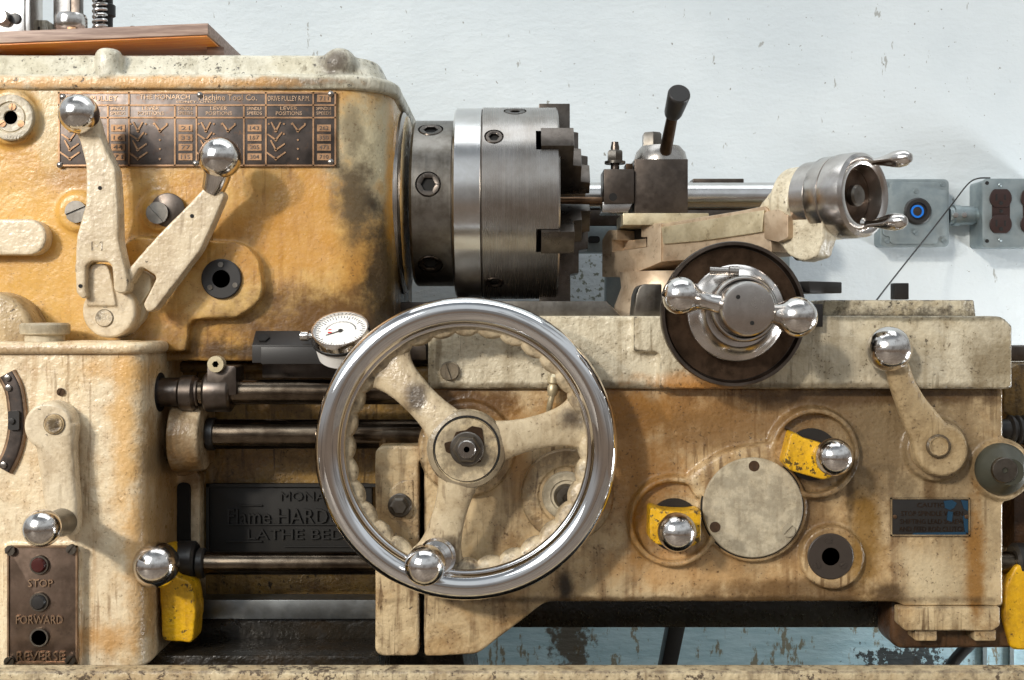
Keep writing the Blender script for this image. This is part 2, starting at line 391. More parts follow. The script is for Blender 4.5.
def panelmat():
    m, nt, bs = newmat('peeling_blue_paint'); g = G(nt); p = g.pos()
    c = g.mix(g.rng(g.noise(g.vm('MULTIPLY', p, (1, 1, 6)), 24, 4, .6), .35, .7), C(180, 208, 216), C(158, 190, 200))
    c = g.mix(g.rng(g.noise(g.vm('MULTIPLY', p, (1, 1, .4)), 60, 5, .7), .57, .64, 0, .8), c, C(120, 100, 54))
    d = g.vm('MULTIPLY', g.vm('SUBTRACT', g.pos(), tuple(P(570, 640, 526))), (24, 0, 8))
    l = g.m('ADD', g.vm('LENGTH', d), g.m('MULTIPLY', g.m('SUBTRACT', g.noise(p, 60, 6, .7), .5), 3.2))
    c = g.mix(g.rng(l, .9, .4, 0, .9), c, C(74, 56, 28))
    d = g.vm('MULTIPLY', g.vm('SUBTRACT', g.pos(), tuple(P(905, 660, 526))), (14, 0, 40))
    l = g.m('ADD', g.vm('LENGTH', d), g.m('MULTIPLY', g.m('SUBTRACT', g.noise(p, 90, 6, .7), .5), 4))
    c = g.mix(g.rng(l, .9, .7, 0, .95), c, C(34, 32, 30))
    g.put(bs, 'Base Color', c); g.put(bs, 'Roughness', .5)
    g.put(bs, 'Normal', g.bump(g.noise(g.vm('MULTIPLY', p, (1, 1, 3)), 70, 4, .6), .4, .003))
    return m
b = B(); b.box((-3.0, .544, 0), (3.0, .70, 3.2)); w = obj('wall_back', b, wallmat()); tag(w, kind='structure')
m_floor, nt, bs = newmat('worn_brown_floor'); g = G(nt); g.put(bs, 'Base Color', g.mix(g.rng(g.noise(g.pos(), 3, 6, .6), .35, .65), C(158, 144, 130), C(126, 112, 100))); g.put(bs, 'Roughness', .6)
b = B(); b.box((-3.0, -4.0, -.1), (3.0, .544, 0)); f = obj('floor', b, m_floor); tag(f, kind='structure')

# peeling blue panel behind the bed
t = thing('back_panel', 'pale blue peeling metal panel low behind the lathe bed', 'panel', (.2, .53, 0))
b = B(); a_ = P(300, 440, 526); b.box((a_.x, .526, 0), (1.3, .536, a_.z)); obj('sheet', b, panelmat(), t)
b = B()
for px in (985, 1012, 1040): b.pbox(px - 2, 600, px + 2, 760, 520, 526)
obj('rib', b, M['galv'], t)

# ------------------------------------------------------------------ chip pan with its cabinet base
t = thing('chip_pan', 'cream chip tray rim with chipped edge running along the bottom', 'chip tray', (0, .2, 0))
b = B()
z1 = P(0, 673, -36).z
b.box((-1.1, -.036, z1 - .22), (1.1, -.022, z1)); b.box((-1.1, -.040, z1 - .008), (1.1, -.018, z1 + .003))
obj('rim', b, M['pan'], t, bev=3, seg=3)
b = B(); b.box((-1.1, -.022, z1 - .22), (1.1, .42, z1 - .205)); obj('tray', b, M['oily'], t)
for xa in (-1.05, .35):
    b = B(); b.box((xa, .03, 0), (xa + .7, .42, z1 - .22)); obj('cabinet', b, M['cream'], t, bev=8)

# ------------------------------------------------------------------ bed
t = thing('lathe_bed', 'ochre and oil blackened cast bed behind the handwheel', 'lathe bed', P(512, 690, 300))
b = B()
Yb = 165
b.pbox(150, 366, 1120, 600, Yb, 400)
b.pbox(150, 362, 372, 372, Yb - 14, 400)
b.pbox(190, 470, 206, 560, Yb - 8, Yb + 5); b.pbox(190, 560, 1120, 570, Yb - 4, Yb + 5)
cast('bed_casting', b, M['bed'], t, vox=3, it=5)
b = B(); b.pbox(150, 600, 1120, 628, Yb - 3, 395); obj('lower_rail', b, M['oily'], t, bev=3)  # black here paints in the shade along the bed's lower edge
b = B(); b.prism([(-60, 628), (468, 628), (462, 645), (480, 780), (-60, 780)], Yb, 400); obj('bed_leg', b, M['oily'], t, bev=4)
b = B(); b.pbox(-60, 655, 380, 790, 60, Yb); obj('oily_ledge', b, M['oily'], t, bev=6)
b = B(); b.pbox(262, 355, 372, 378, Yb - 30, Yb + 30); b.prism([(402, 341), (420, 341), (426, 346), (426, 360), (402, 360)], Yb - 20, Yb + 40); obj('way_strip', b, M['dark'], t, bev=1.5)
b = B(); b.pbox(395, 302, 470, 372, Yb + 60, 360); obj('bed_way', b, M['dark'], t, bev=3)
# cast name plate
b = B(); b.prism([(206, 484, 6), (372, 484, 6), (372, 562, 6), (206, 562, 6)], Yb - 9, Yb + 4)
np = obj('name_plate', b, M['blackiron'], t, bev=1.5)
b = B()
b.prism([(206, 484, 5), (420, 484, 5), (420, 487), (206, 487)], Yb - 13, Yb - 8); b.prism([(206, 484), (209, 484), (209, 560), (206, 560)], Yb - 13, Yb - 8)
b.text('MONARCH', 318, 496, 74, 9, Yb - 9, 2.5); b.text('Flame HARDENED', 302, 516, 148, 15, Yb - 9, 3)
b.text('LATHE BED', 296, 534, 96, 10, Yb - 9, 2.5)
for y, x0, x1 in ((505, 240, 262), (524, 226, 350), (541, 226, 262), (546, 284, 350)): b.pbox(x0, y, x1, y + 1.2, Yb - 11.5, Yb - 8)
obj('raised_lettering', b, M['blackiron'], np)
# right end of the bed beyond the apron
b = B(); b.pbox(1014, 470, 1130, 552, 128, Yb + 2); obj('end_panel', b, M['brownpaint'], t, bev=3)
b = B(); b.prism([(1004, 372, 6), (1018, 364, 4), (1060, 364), (1060, 420), (1012, 420, 8), (1004, 412, 6)], 110, Yb + 4); obj('end_bracket', b, M['bed'], t, bev=3)
b = B(); b.pbox(1010, 346, 1120, 361, 150, 200); obj('way_end', b, M['dark'], t, bev=2)

# ------------------------------------------------------------------ rods in front of the bed
def xrod(b, px0, px1, py, Y, rpx, ch=.001):
    a = P(px0, py, Y); e = P(px1, py, Y); r = rpx * SC(Y)
    b.rev(a, XA, [(0, 0), (r - ch, 0), (r, ch), (r, e.x - a.x - ch), (r - ch, e.x - a.x), (0, e.x - a.x)], 40)
t = thing('control_rod', 'upper dark steel rod with clamp collar beside the gearbox', 'rod', P(300, 392, 78))
b = B(); xrod(b, 150, 420, 392, 78, 12.5); obj('bar', b, M['rod'], t)
b = B(); xrod(b, 157, 200, 392, 78, 14.5); xrod(b, 180, 197, 393, 78, 18, .003); obj('sleeve', b, M['dark'], t)
b = B(); xrod(b, 205, 233, 392, 78, 20, .003); b.prism([(207, 395), (207, 366, 3), (236, 366, 3), (236, 395)], 60, 96); xrod(b, 226, 239, 390, 80, 14)
cl = obj('clamp_collar', b, M['dark'], t, bev=1.2)
b = B(); b.dsk(217, 364, 60, [(3.4, -3), (3.4, 6.5), (8, 6.5), (8.3, 6), (8.3, -4)], 36, hexes=(0, 1)); b.dsk(217, 364, 60, [(0, 3), (3.4, 3)], 24); obj('cap_screw', b, M['palemetal'], cl)
t = thing('lead_screw', 'thick dark round bar just below the clamped control rod', 'rod', P(300, 434, 100))
b = B(); xrod(b, 196, 470, 434, 100, 15); obj('bar', b, M['rod'], t)
b = B(); xrod(b, 208, 216, 434, 100, 16.5); obj('collar', b, M['black'], t)
b = B()
a = P(1008, 430, 100); s = SC(100)
for k in range(14):
    b.rev(a + XA * (k * .0072), XA, [(12 * s, 0), (15 * s, .0018), (15 * s, .0042), (12 * s, .006), (12 * s, .0074)], 32)
b.rev(a - XA * .02, XA, [(0, 0), (11 * s, 0), (11 * s, .16), (0, .16)], 24)
obj('thread', b, M['black'], t)
t = thing('feed_rod', 'lower oily feed rod passing in front of the black cast plate', 'rod', P(300, 563, 96))
b = B(); xrod(b, 170, 1120, 563, 96, 11.5); obj('bar', b, M['rod'], t)
b = B(); xrod(b, 176, 197, 560, 96, 19, .003); xrod(b, 197, 206, 563, 96, 15, .002); obj('collar', b, M['black'], t)
t = thing('shift_lever', 'yellow lever with a chrome ball at the lower left end of the feed rod', 'lever', P(176, 640, 85))
b = B(); b.prism([(158, 548, 5), (172, 546, 6), (174, 576, 8), (192, 582, 14), (196, 612, 10), (193, 643, 3), (162, 641, 4), (160, 600, 8), (157, 570, 5)], 64, 98)
cast('arm', b, M['yellow'], t, vox=1.6, it=10, lump=.3)
b = B(); b.ball(P(156, 565, 30), 22 * SC(30)); b.tube([P(156, 565, 30), P(163, 560, 75)], .010, sub=2); obj('ball_knob', b, M['ball'], t)
t = thing('rack_bar', 'flat grey steel bar below the feed rod left of the apron', 'bar', P(290, 620, 120))
b = B(); b.pbox(192, 600, 430, 619, 112, 140); obj('flat_bar', b, M['greybar'], t, bev=.8)
b = B(); b.pbox(200, 619, 430, 640, 122, 160); obj('backing_bar', b, M['oily'], t, bev=1)

# ------------------------------------------------------------------ headstock
hd = thing('headstock', 'large ochre stained headstock casting with a bronze speed chart', 'lathe headstock', P(190, 362, 240))
def foot(off, n=10):
    x1 = -.133 + off; y0 = .100 - off; y1 = .385; r = .058 + off * .6
    pts = [(-.78, y1), (-.78, y0)]
    for k in range(n + 1):
        a = -PI / 2 + PI / 2 * k / n
        pts.append((x1 - r + r * math.cos(a), y0 + r + r * math.sin(a)))
    pts.append((x1, y1)); return pts
def footloft(b, levels):
    rings = [b.ring([Vector((x, y, z)) for x, y in foot(o)]) for o, z in levels]
    b.skin(rings)
zt = P(0, 86, 94).z; zb = P(0, 361, 100).z
b = B(); footloft(b, [(0, zb), (0, zt)])
b.prism([(120, 236, 20), (205, 240, 20), (258, 244, 30), (264, 300, 36), (236, 318, 20), (190, 319, 8), (186, 352), (120, 352)], 84, 130, 8)
b.dsk(12, 118, 100, [(30, -10), (27, 8), (0, 8)])
for px, py in ((78, 212), (160, 212)): b.dsk(px, py, 100, [(22, -10), (19, 6), (0, 6)])
# spindle nose boss
ax = P(512, 204, 250); s250 = SC(250)
b.rev(Vector((-.19, ax.y, ax.z)), XA, [(0, 0), (.128, 0), (.112, .052), (.104, .066), (0, .066)], 64)
cast('casting', b, M['head'], hd, vox=2.4, it=4, lump=.4)
b = B(); footloft(b, [(.004, zt - .003), (.006, zt), (.006, zt + .010), (.002, zt + .014)])
footloft(b, [(-.004, zt + .008), (-.018, zt + .038), (-.024, zt + .040)])
a = P(109, 60, 108); b.rev(a - ZA * .02, ZA, [(0, 0), (.016, 0), (.0145, .026), (.011, .031), (0, .032)], 32)
b.ball(P(340, 66, 122), .019, 24)
cast('top_cover', b, M['lid'], hd, vox=2.4, it=5, lump=.5)
b = B(); b.rev(Vector((P(395, 0, 250).x, ax.y, ax.z)), XA, [(0, 0), (.108, 0), (.110, .002), (.110, .013), (.104, .017), (0, .017)], 80); obj('spindle_flange', b, M['steel'], hd)
b = B(); b.prism([(-60, 219), (46, 219, 17.5), (46, 255, 17.5), (-60, 255)], 82, 104, 10); cast('pad', b, M['lever'], hd, vox=1.7, it=4)
b = B(); b.dsk(2, 338, 96, [(46, -6), (46, 30), (43, 36), (20, 40), (0, 40)], 64); cast('round_housing', b, M['leverdark'], hd, vox=1.7, it=3)
# speed chart
b = B(); b.pbox(58, 92, 336, 166, 97, 101); ch = obj('speed_chart', b, M['bronze'], hd, bev=.4)
b = B(); Yc = 97
def bar(x0, y0, x1, y1): b.pbox(x0, y0, x1, y1, Yc - .9, Yc + .3)
for y in (92, 104.3, 116.8, 164.6): bar(58, y, 336, y + 1.6)
for x in (58, 128, 265, 312.4, 334.4): bar(x, 92, x + 1.7, 166)
for x in (107, 174, 195.6, 243): bar(x, 105, x + 1.6, 166)
obj('border_grid', b, M['brass'], ch)
b = B()
b.text('DRIVE PULLEY', 92, 98.5, 52, 5, Yc, .7); b.text('THE MONARCH', 165, 97, 50, 4.6, Yc, .7); b.text('Machine Tool Co.', 228, 97.5, 58, 6, Yc, .7); b.text('SIDNEY, OHIO', 196, 102, 40, 2.6, Yc, .6)
b.text('DRIVE PULLEY R.P.M.', 289, 98.5, 42, 5, Yc, .7)
for x in (82, 151, 219, 289): b.text('LEVER', x, 108.4, 17, 3.6, Yc, .6); b.text('POSITIONS', x, 113.3, 26, 3.6, Yc, .6)
for x in (118, 185.5, 254.5, 324): b.text('SPINDLE', x, 108.6, 15, 3.2, Yc, .6); b.text('SPEEDS', x, 113.2, 15, 3.2, Yc, .6)
obj('raised_lettering', b, M['letter'], ch)
b = B(); tx = B(); nums = [('14', '16', '44', '71'), ('21', '33', '77', '115'), ('143', '167', '205', '304'), ('262', '350', '473', '710')]
def vee(x, y, a1, a2, L):
    for an in (a1, a2):
        q = P(x, y, Yc - .2); d = Vector((math.cos(R(an)), 0, math.sin(R(an)))); e = Vector((-d.z, 0, d.x)); Lm = L * SC(Yc); wv = .9 * SC(Yc)
        b.extr([q - e * wv, q + d * Lm - e * wv * .8, q + d * Lm + e * wv * .8, q + e * wv], Vector((0, -.001, 0)))
    b.dsk(x, y, Yc, [(1.7, -.2), (1.5, 1.2), (0, 1.2)], 12)
for ci, (lx, sx) in enumerate(((70, 118), (138, 185.5), (206, 254.5), (276, 324))):
    vee(lx, 131, 118, 62, 10); vee(lx, 140, 145, 52, 10); vee(lx, 150, 118, 35, 11); vee(lx, 159, 145, 35, 12); vee(lx + 22, 131, 125, 40, 10)
    for x, y in ((-7, 124), (8, 124), (8, 134), (16, 124), (29, 124), (22, 140), (22, 149), (22, 159)): b.dsk(lx + x, y, Yc, [(1.2, -.2), (1, 1), (0, 1)], 10)
    for k in range(4):
        y = 128 + k * 9.6; b.pbox(sx - 7, y - 3.4, sx + 7, y + 3.4, Yc - .8, Yc + .3); tx.text(nums[ci][k], sx, y, 9, 4, Yc - .8, .5)
b.pbox(317, 94.5, 331, 102, Yc - .8, Yc + .3); tx.text('711', 324, 98.3, 9, 4, Yc - .8, .5)
obj('raised_symbols', b, M['brass'], ch); obj('speed_figures', tx, M['bronze'], ch)
for x, y in ((63, 97), (200, 95), (331, 94), (60, 165), (196, 163.5), (331, 162)):
    b = B(); b.dsk(x, y, Yc, [(3.2, -.5), (3, 1.4), (1.6, 2.4), (0, 2.7)], 20); obj('rivet', b, M['steel'], ch)
# sight bush and dial at the left
b = B(); b.dsk(222, 279, 84, [(9, -2), (9, 4), (19, 4), (20, 3), (20, -2)], 48)
sb = obj('oil_sight_bush', b, M['black'], hd)
b = B(); b.dsk(222, 279, 84, [(9.2, 1), (0, 1)], 32); obj('sight_hole', b, M['hole'], sb)
b = B()
for an in (95, 215, 335): b.slotscrew(222 + 14.5 * math.cos(R(an)), 279 - 14.5 * math.sin(R(an)), 80, 2.6, 1.2, R(an))
obj('screw', b, M['drum'], sb)
b = B(); b.dsk(12, 118, 92, [(7, -2), (7, 4), (14, 4.5), (15, 3), (15.5, 3), (16, 5), (22, 5), (23, 4), (23, -4)], 56); dl = obj('speed_dial', b, M['cover'], hd)
b = B(); b.dsk(12, 118, 92, [(7.2, 1), (0, 1)], 32); obj('dial_center', b, M['galv'], dl)
b = B(); b.text('SLOW', 12, 137, 16, 4, 87, .5); obj('raised_lettering', b, M['drum'], dl)
for an in (86, 328, 212):
    b = B(); b.slotscrew(12 + 11 * math.cos(R(an)), 118 - 11 * math.sin(R(an)), 87.8, 3.4, 1.4, R(an)); obj('screw', b, M['brass'], dl)
for px, py, ro in ((77, 212, .4), (158, 213, 2.3)):
    b = B(); b.slotscrew(px, py, 92, 11, 4, ro); obj('slotted_plug', b, M['drum'], hd)
b = B(); b.dsk(168, 210, 94, [(17, -1), (17, 1), (16, 1.6), (0, 1.6)], 32); obj('dark_washer', b, M['dark'], hd)
b = B(); b.dsk(198, 238, 90, [(13, -8), (13, 12), (0, 13)], 32); obj('stop_boss', b, M['head'], hd)
# shift levers
b = B(); b.dsk(109, 311, 54, [(27, -50), (27, -2), (25, 1), (0, 1)], 48)
b.prism([(86.5, 306), (86.5, 274, 7), (92, 263.5, 6), (106, 263.5, 6), (110.5, 274, 7), (116, 306)], 50, 68)
lb = cast('lever_base', b, M['lever'], hd, vox=1.2, it=2)
b = B(); b.dsk(104.5, 318, 53, [(9, -2), (9, .8), (8, 1.6), (0, 1.6)], 32); b.pbox(103, 306, 107, 307.5, 52.3, 54); obj('pivot_pin', b, M['lever'], lb)
b = B(); b.dsk(126, 309, 72, [(20, -40), (19.5, -2), (18, 0), (0, 0)], 40)
b.prism([(126, 300), (130, 279, 3), (140, 269, 4), (151, 276, 4), (151, 290, 4), (136, 312)], 68, 84)
lb = cast('lever_base', b, M['cover'], hd, vox=1.2, it=2)
b = B()
b.prism([(82, 122), (79, 136, 6), (86, 166, 20), (86, 203, 20), (76.5, 236, 20), (74.5, 268, 8), (76, 293, 2), (82, 299, 3), (87, 297, 2), (85, 290, 2), (85.5, 265, 5), (91, 261.5, 4), (107, 261.5, 4), (112, 266, 5), (113.5, 290, 3), (119, 294, 2), (127, 292, 3), (128, 280, 8), (123, 262, 14), (118.5, 240, 20), (117.5, 208, 14), (115.5, 170, 20), (102, 141, 10), (96, 126)], 40, 63, 5)
b.lever([(82, 113, 42, 12, 11, 2.2), (88, 124, 44, 13.5, 11, 2.4), (94, 140, 50, 12, 11, 2.6), (100, 160, 52, 12, 11, 2.6)], 24)
lv = cast('shift_lever', b, M['lever'], hd, vox=1.3, it=16, lump=.3)
b = B(); b.ball(P(79, 114, 34), 19 * SC(34)); obj('ball_knob', b, M['ball'], lv)
b = B(); b.dsk(100, 188, 40, [(2, -2), (2, .6), (0, .6)], 12); obj('pin_hole', b, M['hole'], lv)
b = B(); b.dsk(80.5, 286, 40, [(2, -2), (2, .6), (0, .6)], 12); obj('pin_hole', b, M['hole'], lv)
b = B(); b.text('M', 97, 246, 11, 9, 40.3, .5); obj('raised_letter', b, M['lever'], lv)
b = B()
b.prism([(207, 184, 3), (182, 211, 20), (157, 236, 20), (129, 268, 4), (124, 282, 3), (130, 284, 2), (140, 265.5, 4), (157, 276.5, 4), (143, 304, 2), (147, 313, 3), (154, 310, 5), (176, 282, 20), (200, 250, 20), (214, 220, 12), (225, 194, 4), (217, 186)], 48, 70, 5)
lv = cast('shift_lever', b, M['lever'], hd, vox=1.3, it=16, lump=.3)
b = B(); b.ball(P(220, 158, 42), 20 * SC(42)); b.tube([P(219, 160, 42), P(217, 176, 48), P(213, 190, 55)], lambda u: .0165 - .005 * u, sub=4); obj('ball_knob', b, M['ball'], lv)
b = B(); b.dsk(192, 216, 48, [(2, -2), (2, .6), (0, .6)], 12); obj('pin_hole', b, M['hole'], lv)

# ------------------------------------------------------------------ chuck
AXIS = Vector((0, ax.y, ax.z))
def cx(px, Y=150): return (px - CX) * SC(Y)
ck = thing('lathe_chuck', 'round steel six jaw chuck on the headstock spindle', 'lathe chuck', (cx(490), ax.y, ax.z))
b = B(); x0 = cx(412)
L = cx(452) - x0
b.rev(Vector((x0 - .004, ax.y, ax.z)), XA, [(0, 0), (.097, 0), (.100, .003), (.100, L + .002), (.0985, L + .004), (0, L + .004)], 96); plate = obj('back_plate', b, M['drum'], ck)
b = B(); xr = cx(452); L = cx(481) - xr
b.rev(Vector((xr, ax.y, ax.z)), XA, [(0, 0), (.1115, 0), (.1145, .0025), (.1145, L - .001), (.113, L), (0, L)], 128); obj('adapter_ring', b, M['bright'], ck)
xb = cx(481); xf = cx(560); L = xf - xb
b = B(); b.rev(Vector((xb, ax.y, ax.z)), XA, [(0, 0), (.1135, 0), (.1155, .0015), (.1155, L - .002), (.1135, L), (0, L)], 144)
body = obj('chuck_body', b, M['steel'], ck, origin=Vector((xb, ax.y, ax.z)))
# real jaw slots cut into the body
cut = B()
JW = .0135
ANG = [33.5 + 60 * k for k in range(6)]
for an in ANG:
    rd = Vector((0, -math.cos(R(an)), math.sin(R(an)))); tg = XA.cross(rd)
    q = [(cx(536), .030), (cx(570), .030), (cx(570), .130), (cx(536), .130)]
    cut.extr([Vector((x, ax.y, ax.z)) + rd * r - tg * (JW + .0006) for x, r in q], tg * (2 * JW + .0012))
def bore(c, x, r, rad, dep, an):
    rd = Vector((0, -math.cos(R(an)), math.sin(R(an))))
    c.rev(Vector((x, ax.y, ax.z)) + rd * (r - dep), rd, [(0, 0), (rad, 0), (rad, dep + .01), (0, dep + .01)], 36)
S1 = (cx(428, 150), .100, .0148, .0085, (7.5, 55, -50, 112, -112)); S2 = (cx(494, 160), .1155, .0112, .0058, (36, -58, 150, -130)); S3 = (cx(515, 220), .1155, .0135, .006, (65, -100, 185))
for x, r, rs, rh, angs in (S2, S3):
    for an in angs: bore(cut, x, r, rs, .006, an)
bmesh.ops.recalc_face_normals(cut.bm, faces=cut.bm.faces)
def carve(body, cut):
    bmesh.ops.recalc_face_normals(cut.bm, faces=cut.bm.faces)
    me = bpy.data.meshes.new('cut'); cut.bm.to_mesh(me); co = bpy.data.objects.new('cut', me); COL.objects.link(co)
    bo = body.modifiers.new('b', 'BOOLEAN'); bo.object = co; bo.operation = 'DIFFERENCE'; bo.solver = 'EXACT'
    bpy.context.view_layer.update()
    me2 = bpy.data.meshes.new_from_object(body.evaluated_get(bpy.context.evaluated_depsgraph_get()))
    body.modifiers.clear(); old = body.data; nm = old.name; body.data = me2; bpy.data.meshes.remove(old); bpy.data.objects.remove(co); bpy.data.meshes.remove(me); me2.name = nm
    me2.polygons.foreach_set('use_smooth', [True] * len(me2.polygons)); me2.set_sharp_from_angle(angle=R(30))
carve(body, cut)
cut = B()
for an in S1[4]: bore(cut, S1[0], S1[1], S1[2], .006, an)
carve(plate, cut)
b = B()
q = [(cx(541), .010), (cx(562), .010), (cx(562), .034), (cx(593), .036), (cx(593), .056), (cx(583), .058), (cx(583), .085), (cx(574), .087), (cx(574), .1205), (cx(541), .1205)]
b.extr([Vector((x, ax.y, ax.z)) + TOCAM * r - ZA * JW for x, r in q], ZA * 2 * JW)
jaw = obj('jaw', b, M['jaw'], ck, bev=.8, origin=AXIS)
jaw.rotation_euler.x = -R(ANG[0])
for an in ANG[1:]:
    j = copy_tree(jaw, ck); j.rotation_euler.x = -R(an)
def ringscrew(S):
    x, r, rs, rh, angs = S; o0 = Vector((x, ax.y, ax.z)) + TOCAM * r; first = None
    for an in angs:
        if first is None:
            b = B(); b.rev(o0, TOCAM, [(rs - .001, -.006), (rs - .001, -.0012), (rs - .002, -.0002), (rh + .0006, -.0002), (rh, -.0008), (rh, -.005)], 48, hexes=(4, 5)); b.bm.faces.ensure_lookup_table()
            o = first = obj('socket_screw', b, M['jaw'], ck, origin=AXIS)
            b = B(); b.rev(o0, TOCAM, [(0, -.0045), (rh * .99, -.0045), (rh * .99, -.004), (0, -.004)], 24); obj('hex_socket', b, M['hole'], o, origin=AXIS)
        else: o = copy_tree(first, ck)
        o.rotation_euler.x = -R(an)
for S in (S1, S2, S3): ringscrew(S)

# boring bar and round guide bar behind
t = thing('boring_bar', 'thin coppery boring bar reaching from the tool holder into the chuck', 'cutting tool', P(590, 201, 235))
b = B(); xrod(b, 548, 612, 201, 235, 4.2); b.prism([(548, 197), (556, 199), (556, 204), (548, 204)], 231, 239); obj('shank', b, M['brass'], t)
t = thing('guide_bar', 'thick polished round bar behind the tool post', 'bar', P(690, 198, 400))
b = B(); xrod(b, 520, 800, 197, 400, 14.5); obj('bar', b, M['bright'], t)
b = B(); b.pbox(575, 210, 780, 226, 392, 440); b.pbox(693, 178.5, 744, 184, 405, 440); obj('rail', b, M['dark'], t, bev=1.5)
b = B(); b.pbox(760, 210, 790, 330, 395, 425); obj('mount', b, M['galv'], t, bev=2)
b = B(); b.pbox(575, 226, 640, 252, 385, 430); b.pbox(606, 250, 640, 330, 395, 425); mt = obj('mount', b, M['galv'], t, bev=2)
b = B()
for px in (594, 611): b.prism([(px - 6, 236, 3), (px + 6, 236, 3), (px + 6, 243, 3), (px - 6, 243, 3)], 383, 386)
obj('bolt_slot', b, M['hole'], mt)
# ------------------------------------------------------------------ gearbox at the left
gb = thing('gearbox', 'cream quick change gearbox with push button plate at lower left', 'gearbox', P(60, 668, 90))
b = B()
x0, x1 = -.62, P(143, 0, 20).x
zt_, zb_ = P(0, 348, 20).z, P(0, 668, 20).z
def foot2(x1, y0, r, y1=.166, n=8):
    pts = [(-.62, y1), (-.62, y0)]
    for k in range(n + 1):
        a = -PI / 2 + PI / 2 * k / n
        pts.append((x1 - r + r * math.cos(a), y0 + r + r * math.sin(a)))
    return pts + [(x1, y1)]
rings = [b.ring([Vector((x, y, z)) for x, y in foot2(x1 + o, .020, .017)]) for o, z in ((.002, zb_), (0, zb_ + .03), (0, zt_))]
b.skin(rings)
# right hand bearing brackets
b.rev(P(176, 436, 100), XA, [(0, 0), (.040, 0), (.037, .033), (0, .034)], 40)
b.prism([(176, 400), (204, 404, 6), (204, 466, 6), (186, 476), (176, 476)], 110, 160)
b.prism([(168, 470), (200, 474), (200, 640), (168, 640)], 140, 170)
b.prism([(2, 546, 6), (80, 546, 6), (80, 668), (2, 668)], 13, 40)
cast('casting', b, M['cream'], gb, vox=2.0, it=3, lump=.3)
b = B()
rings = [b.ring([Vector((x, y, z)) for x, y in foot2(x1 + o, .020 - o, .024)]) for o, z in ((.004, P(0, 354, 20).z), (.007, P(0, 351, 20).z), (.007, P(0, 345, 20).z), (.003, P(0, 342, 20).z))]
b.skin(rings)
b.prism([(64, 341), (126, 341), (132, 346), (60, 346)], 24, 70)
cast('lid', b, M['cream'], gb, vox=2, it=3)
b = B(); a = P(45, 343, 60); s = SC(60)
b.rev(a, ZA, [(0, 0), (19 * s, 0), (19 * s, 8 * s), (23 * s, 9 * s), (24 * s, 11 * s), (24 * s, 18 * s), (22 * s, 20 * s), (0, 20.5 * s)], 40); obj('filler_cap', b, M['cover'], gb)
b = B()
b.rev(P(158, 392, 78), XA, [(0, -.004), (.021, -.004), (.021, .003), (0, .003)], 40); obj('seal', b, M['black'], gb)
b = B(); b.prism([(177, 482, 5), (190, 484, 5), (190, 546, 5), (177, 546, 5)], 136, 145); obj('recess', b, M['hole'], gb)
# curved slot plate
arc = [(7, 374), (14, 388), (17, 404), (18, 422), (16, 440), (11, 456), (4, 469)]
b = B(); b.lever([(x, y, 19, 9.5, 3, 5) for x, y in arc], 16); sp = obj('slot_plate', b, M['letter'], gb)
b = B(); b.lever([(x - .6, y, 16.4, 6.5, 1.6, 5) for x, y in arc], 16); obj('slot', b, M['bronze'], sp)
b = B(); b.prism([(8, 411, 2), (19, 411, 2), (19, 430, 2), (8, 430, 2)], 11, 18); b.dsk(12, 421, 11, [(3, 0), (3, 2), (0, 2.4)], 16); obj('slider', b, M['black'], sp)
for px, py in ((8, 378), (9, 388), (4, 465)):
    b = B(); b.dsk(px, py, 15, [(3.6, -1), (3.2, 2), (0, 3)], 20); obj('screw', b, M['steel'], sp)
for px, py in ((61, 392),):
    b = B(); b.slotscrew(px, py, 19, 4, 1.2, 1.2); obj('screw', b, M['disc'], gb)
# crank lever with ball handle
b = B()
b.dsk(57, 424, 20, [(24, -6), (24, 20), (22, 25), (0, 25)], 48)
b.lever([(57, 424, 6, 22, 11, 4), (58, 450, 6, 19, 11, 4), (61, 480, 5, 17.5, 11, 4), (64, 506, 4, 16.5, 11, 4), (65, 526, 4, 15, 11, 3.6), (65, 534, 4, 12, 9, 3)], 32)
cr = cast('crank_lever', b, M['lever'], gb, vox=1.4, it=3, lump=.3)
b = B(); b.dsk(54, 424, -6, [(10.5, -1), (10.5, .6), (9, .6), (8.4, 2), (0, 2)], 32); obj('pivot_pin', b, M['leverdark'], cr)
b = B(); a = P(64, 522, 0); e = P(45, 526, -62); ln = (e - a).length
b.rev(a, e - a, [(0, 0), (.014, 0), (.014, .01), (.0125, .03), (.013, ln - .01), (.015, ln), (0, ln)], 32); obj('handle', b, M['drum'], cr)
b = B(); b.ball(P(42, 528, -66), 18 * SC(-66)); obj('ball_knob', b, M['ball'], cr)
